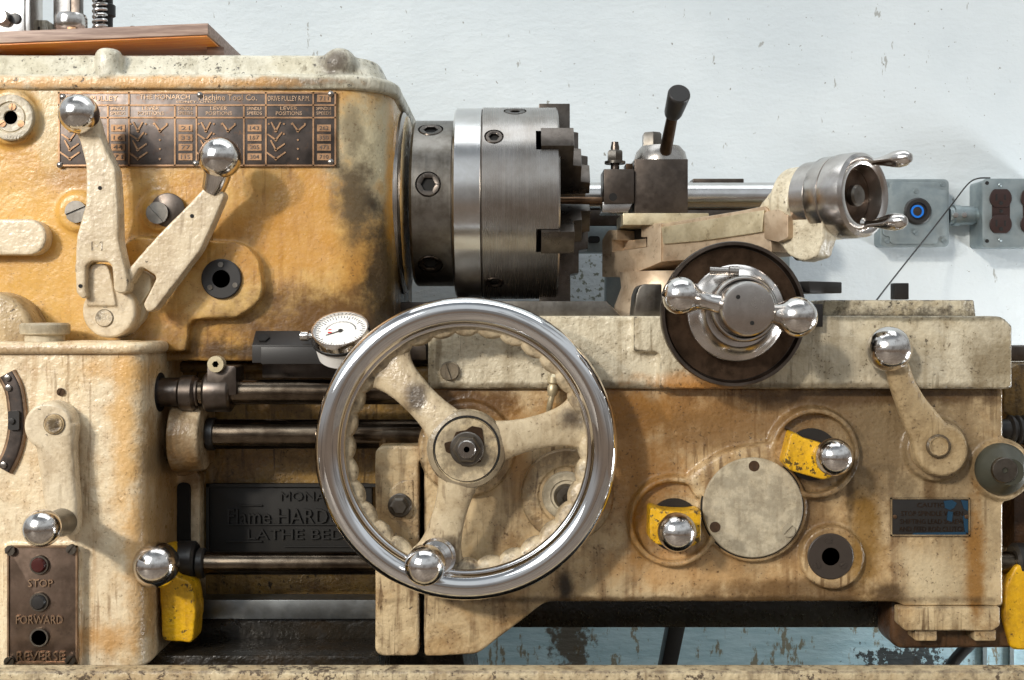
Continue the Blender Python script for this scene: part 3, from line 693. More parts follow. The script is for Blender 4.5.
# push button plate
b = B(); b.prism([(7, 546, 3), (77, 546, 3), (77, 664, 3), (7, 664, 3)], 9, 14); pp = obj('push_button_plate', b, M['plate'], gb, bev=.8)
b = B()
for q in ((7, 546, 77, 547.6), (7, 662.4, 77, 664), (7, 546, 8.6, 664), (75.4, 546, 77, 664)): b.pbox(*q, 7.6, 10)
obj('raised_border', b, M['letter'], pp)
b = B(); b.text('STOP', 41, 583, 25, 7.5, 9, 1.6); b.text('FORWARD', 40, 619.5, 47, 8.5, 9, 1.6); b.text('REVERSE', 41, 656, 48, 9, 9, 1.6); obj('raised_lettering', b, M['letter'], pp)
for px, py in ((11, 550), (72, 549), (10, 661), (71, 660)):
    b = B(); b.slotscrew(px, py, 8, 5, 3.2, .9); obj('screw', b, M['drum'], pp)
for py, mm in ((564.5, 'redbtn'), (601.5, 'black'), (637, None)):
    b = B(); b.dsk(40, py, 9, [(7.6, -1), (7.6, 3), (9.2, 3), (9.6, 2), (9.8, -1)], 36, closed=True); r_ = obj('button_ring', b, M['drum'], pp)
    b = B()
    if mm: b.dsk(40, py, 9, [(7.4, -1), (7.4, 4), (6, 6), (0, 6.6)], 32); obj('push_button', b, M[mm], r_)
    else: b.dsk(40, py, 9, [(7.6, .2), (0, .2)], 32); obj('button_hole', b, M['hole'], r_)

# ------------------------------------------------------------------ saddle
sd = thing('saddle', 'pale khaki saddle casting spanning the top of the apron', 'lathe saddle', P(720, 390, 200))
b = B()
b.prism([(428, 334, 6), (436, 316, 6), (632, 316), (1002, 316, 14), (1012, 330), (1012, 389, 3), (428, 389, 3)], 52, 150)
b.prism([(634, 316), (1002, 316, 12), (1012, 326), (1012, 389, 3), (660, 389), (660, 352, 3), (634, 352, 2)], 41, 120)
cast('casting', b, M['saddle'], sd, vox=2.3, it=4, lump=.3)
b = B(); b.prism([(824, 300, 2), (974, 300, 2), (976, 317), (822, 317)], 90, 150); obj('top_strip', b, M['saddle'], sd, bev=1.5)
b = B(); b.prism([(440, 301), (606, 301), (622, 317), (440, 317)], 120, 300); obj('wing_top', b, M['drum'], sd, bev=1.5)
b = B(); b.prism([(640, 284, 8), (662, 284), (662, 317), (634, 317), (636, 296, 6)], 60, 110); obj('gib_cover', b, M['drum'], sd, bev=2)
b = B(); b.dsk(450, 371, 52, [(10, -1), (10, 1), (9.4, 2), (0, 2)], 32); b.slotscrew(450, 371, 50, 8.6, 4, 1.9); obj('slotted_screw', b, M['lever'], sd)
b = B(); b.dsk(990, 369, 46, [(6.5, -4), (6.5, 2), (8.5, 2), (9, -4)], 32, closed=True); hb = obj('oil_cup', b, M['saddle'], sd)
b = B(); b.dsk(990, 369, 46, [(6.5, -1), (6.5, .6), (0, .8)], 32); obj('plug', b, M['disc'], hb)
b = B(); b.pbox(895, 283, 909, 299.5, 105, 121); obj('square_bolt', b, M['black'], sd, bev=1)
b = B(); b.dsk(733, 314, 46, [(60, -2), (60, 26), (0, 26)], 64); b.pbox(800, 304, 823, 327, 28, 46); obj('screw_boss', b, M['black'], sd, bev=1)
b = B(); a = P(553, 398, 50); e = P(555, 366, 46)
b.tube([P(549, 412, 52), P(550, 404, 46), P(552, 396, 45)], .0032, sub=4)
b.rev(P(552, 396, 45), P(555, 364, 45) - P(552, 396, 45), [(0, 0), (.004, 0), (.0055, .004), (.0055, .009), (.004, .012), (.0062, .014), (.0062, .020), (.0035, .023), (.003, .031), (0, .032)], 20)
obj('oil_nipple', b, M['palemetal'], sd)

# ------------------------------------------------------------------ apron
ap = thing('apron', 'tan stained apron casting behind the large handwheel', 'lathe apron', P(700, 632, 110))
b = B(); Ya = 60
b.prism([(424, 388), (1003, 388), (1003, 606, 3), (905, 606, 2), (896, 602), (545, 602, 20), (478, 654, 18), (424, 657, 4)], Ya, 155)
def annulus(px, py, ro, ri, h): b.dsk(px, py, Ya, [(ri, -4), (ri, h), (ri + .5, h + 1), (ro - 2, h + 1), (ro + 1, -4)], 72, closed=True)
annulus(672, 520, 46, 39.5, 11); annulus(812, 452, 46, 39.5, 12)
b.dsk(752, 507, Ya, [(55, -4), (53, 9), (52, 10), (0, 10)], 72)
b.lever([(690, 488, 58, 12, 9, 4), (728, 468, 58, 18, 10, 4), (775, 455, 58, 16, 10, 4), (790, 432, 58, 10, 9, 4)], 20)
b.dsk(830, 556, Ya, [(33, -4), (31, 10), (30, 11), (0, 11)], 64)
b.dsk(934, 449, Ya, [(34, -4), (30, 10), (0, 10)], 48)
b.dsk(1000, 470, Ya, [(33, -4), (27, 12), (0, 12)], 48)
b.dsk(467, 448, Ya, [(50, -4), (46, 10), (0, 10)], 56)
b.prism([(400, 480, 10), (414, 480), (414, 520, 6), (388, 520, 6), (388, 492, 6)], 56, 62)
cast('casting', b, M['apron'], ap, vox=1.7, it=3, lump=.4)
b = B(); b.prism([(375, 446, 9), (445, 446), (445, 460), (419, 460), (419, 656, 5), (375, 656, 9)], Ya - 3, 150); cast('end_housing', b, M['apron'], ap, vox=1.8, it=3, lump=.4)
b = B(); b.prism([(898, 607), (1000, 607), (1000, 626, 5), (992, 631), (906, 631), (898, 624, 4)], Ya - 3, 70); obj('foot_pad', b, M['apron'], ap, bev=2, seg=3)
b = B(); b.prism([(891, 600), (1018, 600), (1018, 648, 6), (891, 649, 12)], 84, 132); obj('lower_bracket', b, M['brownpaint'], ap, bev=5, seg=4)
for px in (926, 985):
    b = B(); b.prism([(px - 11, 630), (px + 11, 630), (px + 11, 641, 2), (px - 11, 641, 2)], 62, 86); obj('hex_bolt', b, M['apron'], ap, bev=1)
b = B(); b.dsk(752, 507, 50, [(50, -1), (50, 4), (49, 5), (0, 5)], 72); cv = obj('round_cover', b, M['cover'], ap)
b = B(); b.dsk(752, 507, 50, [(50.2, -1), (50.2, .8), (51.6, .8), (51.6, -1)], 72, closed=True); obj('gasket', b, M['blackiron'], cv)
for q in ((754, 466), (715, 527)):
    b = B(); b.dsk(*q, 45, [(5.4, -1), (5.4, .4), (0, .4)], 24); obj('screw_hole', b, M['brownpaint'], cv)
b = B(); b.slotscrew(788, 530, 45, 6.5, 3, .8); obj('cover_screw', b, M['cover'], cv)
b = B(); b.dsk(830, 556, 50, [(9, 0), (9, 3), (22, 3), (23, 2), (23, -1)], 48); bs_ = obj('sight_bush', b, M['darkbrown'], ap)
b = B(); b.dsk(830, 556, 50, [(9.2, 2), (0, 2)], 24); obj('sight_hole', b, M['hole'], bs_)
for an in (95, 215, 325):
    b = B(); b.slotscrew(830 + 16 * math.cos(R(an)), 556 - 16 * math.sin(R(an)), 47, 3.4, 1.2, R(an) + 1.2); obj('screw', b, M['darkbrown'], bs_)
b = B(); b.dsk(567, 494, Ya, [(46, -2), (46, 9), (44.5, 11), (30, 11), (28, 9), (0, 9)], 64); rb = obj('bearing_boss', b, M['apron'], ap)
b = B(); b.dsk(566, 495, 51, [(24, -1), (24, 5), (22.5, 7), (16, 7), (15, 5), (0, 5)], 48); pb = obj('pinion_bush', b, M['cover'], rb)
b = B(); b.dsk(566, 496, 46, [(12.5, 0), (12.5, 8), (10, 12), (4, 12), (3.5, 10), (0, 10)], 32); obj('pinion_shaft', b, M['drum'], rb)
b = B(); b.dsk(400, 505, 57, [(12, -1), (12, 3), (11, 4), (0, 4)], 32); b.dsk(400, 505, 53, [(9.5, 0), (9.5, 9), (7, 11), (0, 11)], 6); obj('hex_bolt', b, M['drum'], ap)
# yellow feed levers in round recesses
def flever(px, py, kx, ky, rot, kr):
    b = B(); b.dsk(px - 1, py, Ya, [(26, -1), (26, 4), (0, 4)], 48); rc = obj('recess_disc', b, M['black'], ap)
    b = B()
    ca, sa = math.cos(R(rot)), math.sin(R(rot))
    def q(x, y): return (px + x * ca + y * sa, py - x * sa + y * ca)
    b.prism([q(-26, -17) + (3,), q(-12, -13) + (2,), q(12, -13) + (2,), q(26, -16) + (3,), q(27, 16) + (5,), q(18, 22) + (5,), q(-16, 22) + (5,), q(-25, 16) + (4,)], 28, 56, 4)
    lv = cast('feed_lever', b, M['yellow'], ap, vox=1.5, it=3, lump=.3)
    b = B(); b.ball(P(kx, ky, -4), kr * SC(-4)); b.tube([P(kx, ky, 0), P(px + (kx - px) * .4, py + (ky - py) * .4, 40)], lambda u: .011 + .003 * u, sub=3); obj('ball_knob', b, M['ball'], lv)
flever(675, 524, 677, 532, -3, 18.5)
flever(812, 454, 834, 457, -16, 18)
# right lever
b = B()
b.dsk(936, 448, 52, [(27, -4), (26.5, 15), (24, 19), (0, 19)], 48)
b.lever([(936, 448, 42, 23, 9, 4), (925, 428, 40, 19, 9, 4), (912, 406, 36, 15, 9, 3.2), (902, 384, 30, 12.5, 9, 2.8), (897, 368, 26, 12, 9, 2.5), (892, 358, 22, 10, 8, 2.4)], 28)
rl = cast('thread_lever', b, M['leverdark'], ap, vox=1.3, it=7, lump=.3)
b = B(); b.dsk(938, 446, 32, [(12, -2), (12, 2), (10.5, 3.5), (9, 3.5), (8.5, 2.4), (0, 2.6)], 32); obj('pivot_pin', b, M['leverdark'], rl)
b = B(); b.ball(P(889, 349, 16), 21.5 * SC(16)); obj('ball_knob', b, M['ball'], rl)
# cone knob, label
b = B(); b.dsk(1001, 469, 48, [(26, -2), (26, 3), (23, 8), (14, 22), (13, 24), (0, 24)], 48); kn = obj('cone_knob', b, M['olive'], ap)
b = B(); b.dsk(1004, 470, 25, [(3, 0), (3, 3), (12, 3), (13, 1.5), (13, -1)], 36); obj('knob_face', b, M['drum'], kn)
b = B(); b.dsk(1004, 470, 25, [(3.2, .5), (0, .5)], 16); obj('knob_hole', b, M['hole'], kn)
b = B(); b.pbox(891, 498, 970, 536, 57, 62); lb = obj('caution_plate', b, M['black'], ap, bev=.5)
b = B()
for q in ((891, 498, 970, 499.3), (891, 534.7, 970, 536), (891, 498, 892.3, 536), (968.7, 498, 970, 536)): b.pbox(*q, 56, 58)
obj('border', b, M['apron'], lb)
b = B(); b.text('CAUTION', 934, 505, 34, 4.6, 57, .5); b.text('STOP SPINDLE WHEN', 932, 513.5, 62, 4.8, 57, .5); b.text('SHIFTING LEAD SCREW', 932, 521.5, 64, 4.8, 57, .5); b.text('AND FEED ROD CLUTCH', 932, 529, 66, 4.8, 57, .5); obj('lettering', b, M['disc'], lb)
b = B()
b.prism([(944, 501), (952, 500), (957, 503), (954, 508), (950, 510), (945, 508)], 56.2, 57.6); b.prism([(961, 500), (968, 501), (968, 511), (964, 509)], 56.2, 57.6); b.prism([(948, 511), (953, 512), (952, 522), (947, 520)], 56.2, 57.6); b.prism([(914, 533), (966, 532), (966, 535), (912, 535)], 56.2, 57.6); b.prism([(963, 516), (968, 515), (968, 533), (965, 532)], 56.2, 57.6)
obj('blue_paint', b, M['oilblue'], lb, label='blue paint remains')
for px in (894.5, 966):
    b = B(); b.dsk(px, 516.5, 57, [(2, -1), (2, 1.5), (0, 2)], 14); obj('rivet', b, M['brass'], lb)

t = thing('reverse_lever', 'yellow lever cut off by the right edge beside the apron foot', 'lever', P(1024, 650, 100))
b = B(); b.prism([(1016, 566, 6), (1036, 560, 8), (1046, 600, 10), (1044, 650, 6), (1012, 650, 6), (1003, 618, 10), (1006, 586, 8)], 78, 104); cast('arm', b, M['yellow'], t, vox=1.8, it=4, lump=.3)
b = B(); xrod(b, 1012, 1050, 561, 96, 18, .003); obj('collar', b, M['black'], t)

# ------------------------------------------------------------------ handwheel
hw = thing('handwheel', 'large three spoke handwheel with chrome rim in front of the apron', 'handwheel', P(467, 448, 0))
WX, WY = 466, 448.5
def ringpts(n, fn):
    rings = []
    for j in range(n):
        a = 2 * PI * j / n; ca, sa = math.cos(a), math.sin(a)
        rings.append([P(WX, WY, 0) + Vector((ca * r * .001, t * .001, sa * r * .001)) for r, t in fn(a)])
    return rings
b = B()
prof = []
for k in range(22):
    a = 2 * PI * k / 22
    prof.append((137.6 + 13.7 * math.cos(a), 13.5 * math.sin(a)))
b.skin([b.ring(r) for r in ringpts(160, lambda a: prof)], loop=True)
prof2 = [(124.2 + 3.4 * math.cos(2 * PI * k / 12), 1 + 4.5 * math.sin(2 * PI * k / 12)) for k in range(12)]
b.skin([b.ring(r) for r in ringpts(160, lambda a: prof2)], loop=True)
obj('rim', b, M['chrome'], hw, ang=60)
def scal(a):
    ri = 116.0 - 4.2 * abs(math.cos(16 * a)) ** .8
    return [(131, 3), (121.5, 3), (ri + 3, 5), (ri, 9), (ri, 16), (ri + 3, 20), (125, 22), (131, 18)]
b = B(); b.skin([b.ring(r) for r in ringpts(32 * 12, scal)], loop=True); obj('grip_ring', b, M['wheelpaint'], hw, ang=50)
for an in (134, 13, 255):
    ca, sa = math.cos(R(an)), -math.sin(R(an))
    b = B(); b.lever([(WX + 1 + ca * r, WY + sa * r, y, w, d, 2.6) for r, w, y, d in ((22, 24, -2, 9), (42, 19, 0, 9), (60, 17, 3, 8), (80, 17.5, 7, 8), (96, 20, 10, 8), (107, 25, 12, 7.5), (114, 33, 13, 7), (119, 42, 13, 6))], 28)
    cast('spoke', b, M['wheelpaint'], hw, vox=1.8, it=6, lump=.3)
b = B(); b.dsk(WX + 1, WY, 0, [(30, -34), (36, -26), (40, 4), (38, 9), (33.5, 11), (33, 9), (31.5, 9), (31, 11.5), (0, 12)], 64); hb = obj('hub', b, M['wheelpaint'], hw)
b = B(); b.dsk(WX + 1, WY, -11, [(33.2, -2), (33.2, .3), (31.2, .3), (31.2, -2)], 56, closed=True); obj('groove', b, M['hole'], hb)
b = B(); b.prism([(444, 443, 2), (452, 441), (456, 432, 2), (466, 430), (472, 426, 2), (482, 428, 2), (484, 444), (481, 462), (462, 466), (457, 456), (446, 452, 2)], -12.8, -10.5); obj('bare_patch', b, M['disc'], hb)
b = B(); b.dsk(WX + 1, WY, -12, [(17, -1), (17, 3), (16, 4), (0, 4)], 40); b.dsk(WX + 1, WY, -15, [(14, 0), (14, 8), (12.5, 10), (0, 10)], 6); nu = obj('hub_nut', b, M['drum'], hb)
b = B(); b.dsk(WX + 1, WY, -24, [(3, -1), (3, 9), (8, 9), (9, 8), (9, -1)], 32); b.dsk(WX + 1, WY, -24, [(3.2, 6), (0, 6)], 16); obj('shaft_end', b, M['steel'], nu)
b = B(); b.dsk(WX + 1, WY, 48, [(25, -2), (25, 30), (0, 30)], 40); obj('shaft', b, M['drum'], hw)
b = B(); a = P(438, 556, 4); e = P(424, 566, -58); ln = (e - a).length
b.rev(a, e - a, [(0, -.004), (.019, -.004), (.019, .004), (.0165, .007), (.0165, .011), (.012, .014), (.0125, .03), (.0165, .045), (.0195, ln - .008), (.0185, ln + .002), (.014, ln + .010), (.0075, ln + .0145), (0, ln + .016)], 44); obj('handle', b, M['ball'], hw)

# ------------------------------------------------------------------ cross feed dial with ball handle
cd = thing('cross_feed_dial', 'dark dished cross feed dial with a two ball chrome handle', 'dial', P(732, 314, 20))
b = B(); b.dsk(732, 314, 10, [(0, -10), (66, -10), (71, -5), (72.3, 0), (72.3, 9), (71.5, 11), (68.5, 11), (67.5, 9), (66.5, 3), (0, 2)], 96); obj('dish_rim', b, M['dark'], cd)
b = B(); b.dsk(732, 314, 8, [(67, -1), (66, 2.2), (40, .9), (0, .8)], 80); obj('dish_face', b, M['disc'], cd)
b = B(); b.dsk(734, 313, 6, [(48, 0), (48, 13), (46.5, 15), (44, 16), (35, 26), (33, 31), (0, 31)], 80); dc = obj('dial_collar', b, M['satin'], cd)
b = B(); b.rev(P(716, 271, -19), P(736, 272, -21) - P(716, 271, -19), [(0, -.006), (.004, -.006), (.004, .012), (.0055, .013), (.0055, .022), (0, .022)], 16); obj('lock_pin', b, M['steel'], cd)
b = B(); b.dsk(742, 309, -26, [(33, 0), (33, 12), (31, 15), (29.5, 15), (28.5, 12), (27.5, 12), (27, 30), (25, 33), (22, 33.6), (0, 34)], 72); hubc = obj('hub', b, M['satin'], cd)
b = B(); b.dsk(742, 309, -38, [(29.6, 0), (29.6, 1.2), (26.8, 1.2), (26.8, 0)], 64, closed=True); obj('hub_groove', b, M['hole'], hubc)
for q in ((738, 297), (752, 323)):
    b = B(); b.dsk(*q, -59, [(2.2, -1), (2.2, 1), (0, 1)], 14); obj('pin_hole', b, M['hole'], hubc)
A_, Z_ = P(681, 296, -44), P(797, 317, -54)
for e, rb in ((A_, 19.5), (Z_, 20.5)):
    hc = P(742, 309, -38); d = (e - hc); ln = d.length; r = rb * SC(-58)
    b = B(); prof = [(0, .02), (.010, .02), (.0085, ln * .5), (.0085, ln - r * 1.25), (r * .55, ln - r * .95)]
    for k in range(3, 17): an = PI * k / 16; 
    prof += [(r * math.sin(PI * k / 16), ln - r * math.cos(PI * k / 16)) for k in range(4, 16)] + [(0, ln + r)]
    b.rev(hc, d, prof, 44); obj('ball_handle', b, M['ball'], cd)

# ------------------------------------------------------------------ compound rest, set at an angle to the bed
TD = Vector((math.sin(R(37.6)), -math.cos(R(37.6)), 0)); TE = Vector((-math.cos(R(37.6)), -math.sin(R(37.6)), 0))
TO = Vector((.178, .235, 0))
def CL(t, e, z): return TO + TD * (t * .001) + TE * (e * .001) + Vector((0, 0, z))
def FT(px, py, e=37):
    o = TO + TE * (e * .001); k = (px - CX) / F
    t = (o.x - k * (F * .001 + o.y)) / (k * TD.y - TD.x)
    Yw = (o.y + TD.y * t) * 1000
    return o + TD * t + Vector((0, 0, H + (CY - py) * SC(Yw)))
cr = thing('compound_rest', 'swivelled compound slide of bare cast iron with a worn khaki end', 'compound slide', CL(60, 0, P(0, 316, 180).z))
def side(b, pts, e=37, w=74, seg=5): b.extr([FT(x, y, e) for x, y in rpoly(pts, seg)], TE * (-w * .001))
b = B()
side(b, [(602, 277), (602, 240, 4), (608, 230, 4), (617, 230), (617, 240), (612, 240), (612, 252), (647, 247), (647, 237), (641, 237), (641, 224), (661, 223), (661, 262), (625, 277)])
obj('slotted_block', b, M['iron'], cr, bev=1)
b = B(); side(b, [(622, 250.4), (646, 246.8), (646, 238.5), (622, 241)], 18, 46); obj('slot_key', b, M['iron'], cr, bev=.5)
b = B(); side(b, [(613, 251), (646, 246), (646, 238), (640, 226), (618, 229), (617, 241), (613, 241)], 8, 20); obj('slot_shade_block', b, M['black'], cr)  # black block put in for the shade inside the open slot
b = B()
side(b, [(660, 224), (700, 217), (738, 211), (768, 205, 6), (772, 252), (735, 256), (661, 262)], 35, 70)
obj('slide_body', b, M['iron'], cr, bev=2)
b = B(); side(b, [(661, 227), (700, 221), (738, 214), (764, 210), (762, 232), (735, 236), (700, 241), (663, 244)], 38.5, 5); obj('worn_face', b, M['palemetal'], cr, bev=1)
b = B()
o = CL(14, 0, P(0, 316, 180).z); b.rev(o, ZA, [(0, -.012), (.066, -.012), (.064, .012), (.056, .034), (.058, .052), (0, .054)], 56); obj('swivel_base', b, M['iron'], cr)
b = B()
zc = P(858, 195, 8).z
q0 = CL(150, 0, 0)
def eprism(b, t0, t1, pts): b.extr([CL(t0, e, z) for e, z in pts], TD * ((t1 - t0) * .001))
side(b, [(748, 214), (757, 209), (768, 194), (784, 182), (802, 177), (818, 178), (823, 200), (823, 238), (776, 240), (748, 244)], 32, 40)
side(b, [(776, 225), (823, 225), (823, 240), (817, 257), (802, 262), (788, 255), (776, 240)], 32, 22)
b.rev(CL(196, 0, zc - .004), TD, [(0, 0), (.034, 0), (.040, .006), (.040, .028), (0, .028)], 48)
cast('end_bracket', b, M['saddle'], cr, vox=1.7, it=4, lump=.4)
b = B(); side(b, [(764, 212, 3), (778, 209, 3), (788, 216, 3), (788, 238, 3), (778, 242, 3), (764, 239, 3)], 40, 16); gl = obj('gib_lug', b, M['iron'], cr, bev=1, seg=2)
b = B(); b.rev(FT(786, 226, 32), TD, [(0, .0), (.0075, .0), (.0075, .004), (0, .004)], 28); obj('gib_screw', b, M['black'], gl)
b = B(); eprism(b, 150, 240, [(-30, zc - .098), (24, zc - .098), (24, zc - .086), (-30, zc - .086)]); obj('dark_underside', b, M['black'], cr, bev=1.5)
b = B(); b.rev(CL(216, 12, zc - .052), TD, [(0, 0), (.012, 0), (.012, .014), (.009, .018), (0, .018)], 32); obj('stop_screw', b, M['drum'], cr)

ch_ = thing('compound_handwheel', 'small steel compound handwheel with two teardrop handles at upper right', 'handwheel', CL(225, 0, zc))
b = B(); b.rev(CL(222, 0, zc), TD, [(0, 0), (.036, 0), (.0395, .003), (.0395, .020), (.0385, .021), (.041, .022), (.0425, .025), (.0425, .039), (0, .039)], 80); obj('graduated_collar', b, M['satin'], ch_)
b = B(); b.rev(CL(261, 0, zc), TD, [(0, 0), (.0415, 0), (.0415, .0012), (.043, .002), (.0435, .005), (.0435, .020), (.0425, .026), (.039, .029), (.034, .029), (.031, .027), (.029, .012), (0, .012)], 80); wh = obj('rim', b, M['satin'], ch_)
b = B(); b.rev(CL(272, 0, zc), TD, [(0, 0), (.0288, 0), (.0288, .0018), (.013, .004), (0, .004)], 56); obj('web', b, M['disc'], ch_)
b = B(); b.rev(CL(275, 0, zc), TD, [(0, 0), (.011, 0), (.011, .006), (.009, .008), (0, .0085)], 28); obj('hub_nut', b, M['drum'], ch_)
for (e, dz) in ((-14, .034), (-6, -.029)):
    b = B(); b.rev(CL(279, e, zc + dz), TD, [(0, 0), (.0065, 0), (.0065, .005), (.0038, .008), (.0036, .014), (.0055, .024), (.0082, .035), (.0088, .042), (.0075, .049), (.0045, .053), (0, .054)], 28); obj('handle', b, M['ball'], ch_)

# ------------------------------------------------------------------ tool post and holder
tp = thing('tool_post', 'dark square quick change tool post with angled clamp handle', 'tool post', (.176, .237, P(0, 228, 195).z))
b = B(); b.pbox(623, 213, 709, 225, 192, 275); obj('base_plate', b, M['palemetal'], tp, bev=1.2)
b = B(); b.pbox(634.5, 159, 688, 213.2, 204, 270); obj('block', b, M['dark'], tp, bev=1)
cxp = P(660.5, 159, 237); s = SC(237)
b = B(); b.rev(Vector((cxp.x, .237, P(0, 159, 204).z - .001)), ZA, [(0, 0), (.0325, 0), (.032, .004), (.0295, .013), (.0235, .020), (.017, .021), (0, .021)], 56); obj('dome_cap', b, M['steel'], tp)
b = B(); zd = P(0, 159, 204).z + .019
b.rev(Vector((cxp.x - .010, .240, zd)), ZA, [(0, 0), (.0125, 0), (.0125, .015), (.0105, .0175), (0, .018)], 6); obj('hex_nut', b, M['drum'], tp)
h0 = Vector((cxp.x + .002, .214, P(0, 159, 204).z + .006)); h1 = P(675, 103, 155)
b = B(); d = h1 - h0; ln = d.length; b.rev(h0, d, [(0, -.006), (.0075, -.006), (.0068, ln * .5), (.006, ln), (0, ln)], 24); hn = obj('clamp_handle', b, M['disc'], tp)
b = B(); a = P(673.5, 112, 160); e = P(679.5, 93, 128); d = e - a; ln = d.length
b.rev(a, d, [(0, -.004), (.0095, -.004), (.0105, 0), (.0128, ln - .003), (.0122, ln - .001), (.011, ln), (0, ln)], 40); obj('handle_knob', b, M['black'], hn)
th = thing('tool_holder', 'small dark tool holder with a stud and nut left of the tool post', 'tool holder', P(619, 208, 220))
b = B(); b.pbox(604, 169, 634, 203, 198, 250); hb = obj('holder_block', b, M['dark'], th, bev=.8)
b = B(); b.prism([(603, 202), (633, 202), (628, 212.5), (602, 212.5)], 203, 245); obj('lower_jaw', b, M['bright'], th, bev=.8)
b = B(); b.dsk(613, 197, 198, [(4, -1), (4, .4), (0, .4)], 24); obj('set_hole', b, M['hole'], hb)
sc_ = P(615, 169, 222); s = SC(222)
b = B(); b.rev(Vector((sc_.x, .222, sc_.z - .004)), ZA, [(0, 0), (.0052, 0), (.0052, .030), (.0042, .034), (.0042, .036), (0, .036)], 20); sd_ = obj('stud', b, M['dark'], th)
b = B(); zz = P(0, 164, 222).z; b.rev(Vector((sc_.x, .222, zz)), ZA, [(0, 0), (.0125, 0), (.0125, .003), (.0095, .004), (0, .004)], 28); b.rev(Vector((sc_.x, .222, zz + .003)), ZA, [(0, 0), (.0095, 0), (.0098, .001), (.0098, .011), (.0085, .013), (0, .013)], 6); obj('stud_nut', b, M['drum'], sd_)
b = B(); b.pbox(626, 163.5, 633, 170, 205, 235); obj('locating_key', b, M['disc'], th, bev=.6)

# ------------------------------------------------------------------ dial indicator on the bed way
di = thing('dial_indicator', 'white faced dial gauge tilted up on a black stop block', 'dial gauge', P(310, 362, 90))
b = B(); x0, x1 = P(252, 0, 75).x, P(352, 0, 75).x
def zz(py, Y): return P(0, py, Y).z
prof = [(75, 363), (75, 345), (92, 331), (135, 331), (135, 363)]
b.extr([Vector((x0, Y * .001, zz(py, 75 if Y < 90 else 80))) for Y, py in prof], XA * (x1 - x0))
b.extr([Vector((P(261, 0, 70).x, Y * .001, zz(py, 75))) for Y, py in [(70, 364), (70, 347), (78, 347), (78, 364)]], XA * .085)
bk = obj('stop_block', b, M['black'], di, bev=1)
b = B(); o = Vector((P(263, 0, 80).x, .0825, zz(338.6, 78))); nn = Vector((0, -.64, .77)); b.rev(o - nn * .001, nn, [(0, -.004), (.0065, -.004), (.0065, .003), (0, .003)], 6); obj('block_hole', b, M['hole'], bk)
n = Vector((-.05, -.60, .80)).normalized(); o = P(340, 329, 62); rr = 29.5 * SC(62)
b = B(); b.rev(o, n, [(0, -.034), (rr * .80, -.034), (rr * .90, -.031), (rr * .94, -.010), (0, -.010)], 64); bd = obj('case', b, M['white'], di)
b = B(); b.rev(o, n, [(rr * .94, -.012), (rr * 1.0, -.012), (rr, -.004), (rr, -.001), (rr * .97, .001), (rr * .92, .001), (rr * .90, -.003), (rr * .90, -.012)], 72, closed=True); obj('bezel', b, M['ball'], di)
b = B(); b.rev(o, n, [(rr * 1.005, -.0125), (rr * 1.02, -.012), (rr * 1.02, -.009), (rr * 1.005, -.0085)], 72, closed=True); obj('knurl', b, M['black'], di)
b = B(); b.rev(o, n, [(0, -.006), (rr * .91, -.006), (rr * .91, -.003), (0, -.003)], 64); fc = obj('dial_face', b, M['white'], di)
fu = XA - n * XA.dot(n); fu.normalize(); fv = n.cross(fu) * 1
b = B()
def strip(b, c, d, l, w, h=.0004):
    d = d.normalized(); e = n.cross(d)
    b.extr([c - e * w, c + d * l - e * w * .6, c + d * l + e * w * .6, c + e * w], n * h)
fo = o - n * .0029
for k in range(50):
    a = 2 * PI * k / 50; d = fu * math.cos(a) + fv * math.sin(a)
    strip(b, fo + d * rr * (.74 if k % 5 else .66), d, rr * (.12 if k % 5 else .2), .0003)
for k in range(30):
    a = PI * .05 + PI * .9 * k / 30; d = fu * math.cos(a) + fv * math.sin(a); strip(b, fo + d * rr * .5, d, rr * .05, .0003)
obj('scale_marks', b, M['black'], fc)
b = B(); d = (fu * -.62 - fv * .3); strip(b, fo + n * .0006 - d.normalized() * .003, d, rr * .62, .0007); b.rev(fo, n, [(0, 0), (.0022, 0), (.0022, .0016), (0, .0016)], 16); obj('needle', b, M['black'], fc)
b = B(); strip(b, fo - fu * rr * .42 - fv * rr * .06, fu, rr * .13, .0012); strip(b, fo - fu * rr * .42 + fv * rr * .1, fu, rr * .1, .0009); obj('red_marks', b, M['red'], fc)
b = B(); a = P(312, 336, 70); b.rev(a, XA, [(0, -.012), (.0052, -.012), (.0055, -.011), (.0055, -.004), (.0035, -.003), (.0035, .012), (0, .012)], 24); obj('stem', b, M['bright'], di)
b = B(); b.rev(P(337, 362, 72), ZA, [(0, -.003), (.008, -.003), (.008, .006), (0, .006)], 20); obj('red_cap', b, M['red'], di)

# ------------------------------------------------------------------ electrical boxes on the wall
WYm = 544
def ebox(name, label, px0, py0, px1, py1, D, cat):
    t = thing(name, label, cat, P((px0 + px1) / 2, (py0 + py1) / 2, WYm))
    b = B(); Y = WYm - D; pts = [(px0 + 1, py0 + 1, 4), (px1 - 1, py0 + 1, 4), (px1 - 1, py1 - 1, 4), (px0 + 1, py1 - 1, 4)]
    b.prism(pts, Y + 3, WYm); obj('back_box', b, M['galv'], t, bev=1)
    b = B(); b.prism([(px0, py0, 5), (px1, py0, 5), (px1, py1, 5), (px0, py1, 5)], Y, Y + 3.5); c = obj('cover', b, M['galv'], t, bev=1)
    return t, c, Y
t, c, Y = ebox('switch_box', 'galvanised wall box with one blue ringed push button', 880.5, 179, 949, 247, 38, 'switch box')
b = B(); b.prism([(890, 182, 5), (940, 182, 5), (940, 190, 3), (947, 190, 3), (947, 236, 3), (938, 236, 3), (938, 244, 5), (890, 244, 5), (890, 236, 3), (883, 236, 3), (883, 190, 3), (890, 190, 3)], Y - 2.5, Y + 1); obj('raised_panel', b, M['galv'], c, bev=1)
